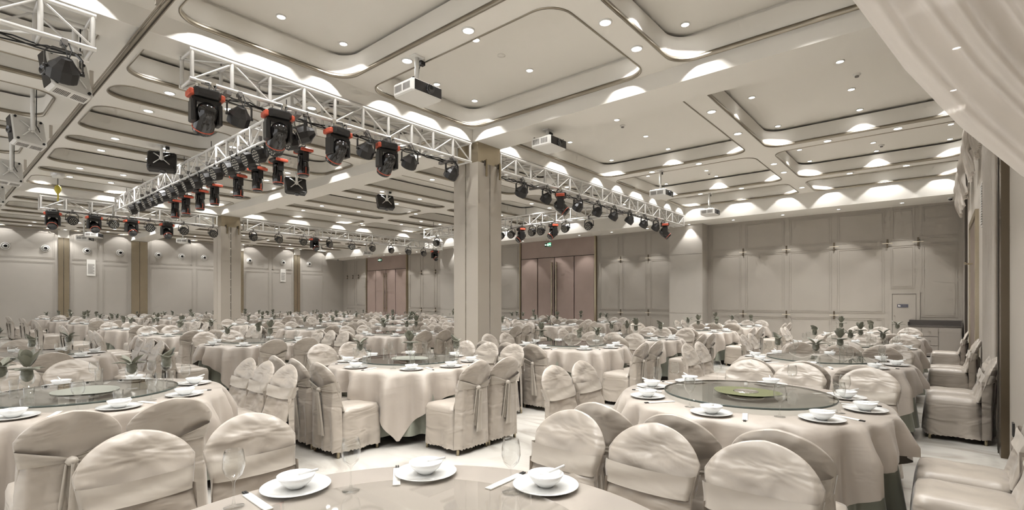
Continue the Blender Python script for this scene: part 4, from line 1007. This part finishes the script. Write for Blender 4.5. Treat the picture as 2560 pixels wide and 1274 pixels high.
        if dist < 10:
            a0 = rnd.uniform(0, 6)
            for i in range(7 if (ci, ri) in ((1, 0), (1, 1)) else 4):
                a = a0+i*0.9; r_ = 0.50 if i % 2 else 0.66
                obj('tumbler', tb, None, 'clear straight tumbler, %s of the ring, %s' % (ORD[i], nm), 'glass', 'tumblers, %s' % nm, None, (x+r_*cos(a), y+r_*sin(a), 0.806 if r_ < 0.6 else z0))
    # chairs: trios before and behind, pairs left and right
    J = 0.0 if near else 0.05
    def cj(cx_, cy_, f, what): chair_at(cx_+rnd.uniform(-J, J), cy_+rnd.uniform(-J, J), FACE[f]+rnd.uniform(-0.05, 0.05), 'satin-covered chair, %s, %s' % (what, nm))
    sp_ = 0.46
    if (ci, ri) == (0, 0):
        for i, (cx_, cy_) in enumerate(((-2.42, 0.63), (-2.40, 1.10))): cj(cx_, cy_, '+x', '%s of left pair' % ['front', 'back'][i])
        for i, cx_ in enumerate((-1.50, -1.02, -0.54)): cj(cx_, 1.93, '-y', '%s of back trio' % ['left', 'middle', 'right'][i])
        continue
    ny, fy = y-1.30, y+1.10
    lx, rx = x-(1.22 if ci < 7 else 1.1), x+1.17
    near_x = [x-0.36-0.03, x+0.10, x+0.56] if ci == 0 else [x-sp_, x, x+sp_]
    if (ci, ri) == (0, 1): ny = 2.88; fy = 5.08; near_x = [-1.50, -1.03, -0.56]
    if (ci, ri) == (1, 1): ny = 2.84; near_x = [-5.50, -5.05, -4.60]; rx = -3.83
    if (ci, ri) == (1, 0): near_x = []; fy = 1.88; rx = -3.88
    for i, cx_ in enumerate(near_x): cj(cx_, ny, '+y', '%s of front trio' % ['left', 'middle', 'right'][i])
    fx = [x-0.30, x+0.12, x+0.66] if ci == 0 else [x-sp_, x, x+sp_]
    if (ci, ri) == (1, 0): fx = [-5.45, -5.05, -4.58]
    for i, cx_ in enumerate(fx): cj(cx_, fy, '-y', '%s of back trio' % ['left', 'middle', 'right'][i])
    yy = [y-0.38, y+0.10]
    if (ci, ri) == (1, 0): yy = [0.53, 1.0]
    if (ci, ri) == (1, 1): yy = [3.60, 4.06]
    for i, cy_ in enumerate(yy):
        cj(lx, cy_, '+x', '%s of left pair' % ['front', 'back'][i])
        if ci > 0: cj(rx, cy_, '-x', '%s of right pair' % ['front', 'back'][i])
for k, mb in far_mb.items():
    if mb.v:
        o = mb.build({'china': 'far_tableware', 'glass': 'far_glassware', 'napkin': 'far_napkins'}[k], k, None, kind='stuff',
                 label={'china': 'white plates and bowls on the farthest tables', 'glass': 'clear glasses on the farthest tables', 'napkin': 'folded green napkins on the farthest tables'}[k], cat='tableware')
# chairs along the right wall
for i, (y, w) in enumerate(((3.66, 'front one at the picture corner'), (4.18, 'second from the picture corner'), (7.40, 'nearer of the middle pair'), (7.88, 'farther of the middle pair'), (10.35, 'nearer of the far pair'), (10.8, 'farther of the far pair'), (13.85, 'alone before the sideboard'))):
    chair_at(0.13, y, FACE['-x'], 'satin-covered chair against the right wall, %s' % w, 'chairs against the right wall')
chair_jobs.sort(key=lambda j: j[0])
farc = MB()
for i, (d, x, y, rz, lab, grp) in enumerate(chair_jobs):
    if i >= 300:
        T = Matrix.Translation((x, y, 0)) @ Matrix.Rotation(rz, 4, 'Z'); farc.add(low.v, low.f, True, T); continue
    k = i % 4; place(PROTO[k], PU[k], (x, y, 0), rz, lab, grp)
if farc.v: farc.build('far_chairs', 'satin', None, kind='stuff', label='rows of satin-covered chairs around the farthest tables', cat='chair')
print('OBJECTS', len(bpy.data.objects), 'chairs', len(chair_jobs), 'tables', len(tables))
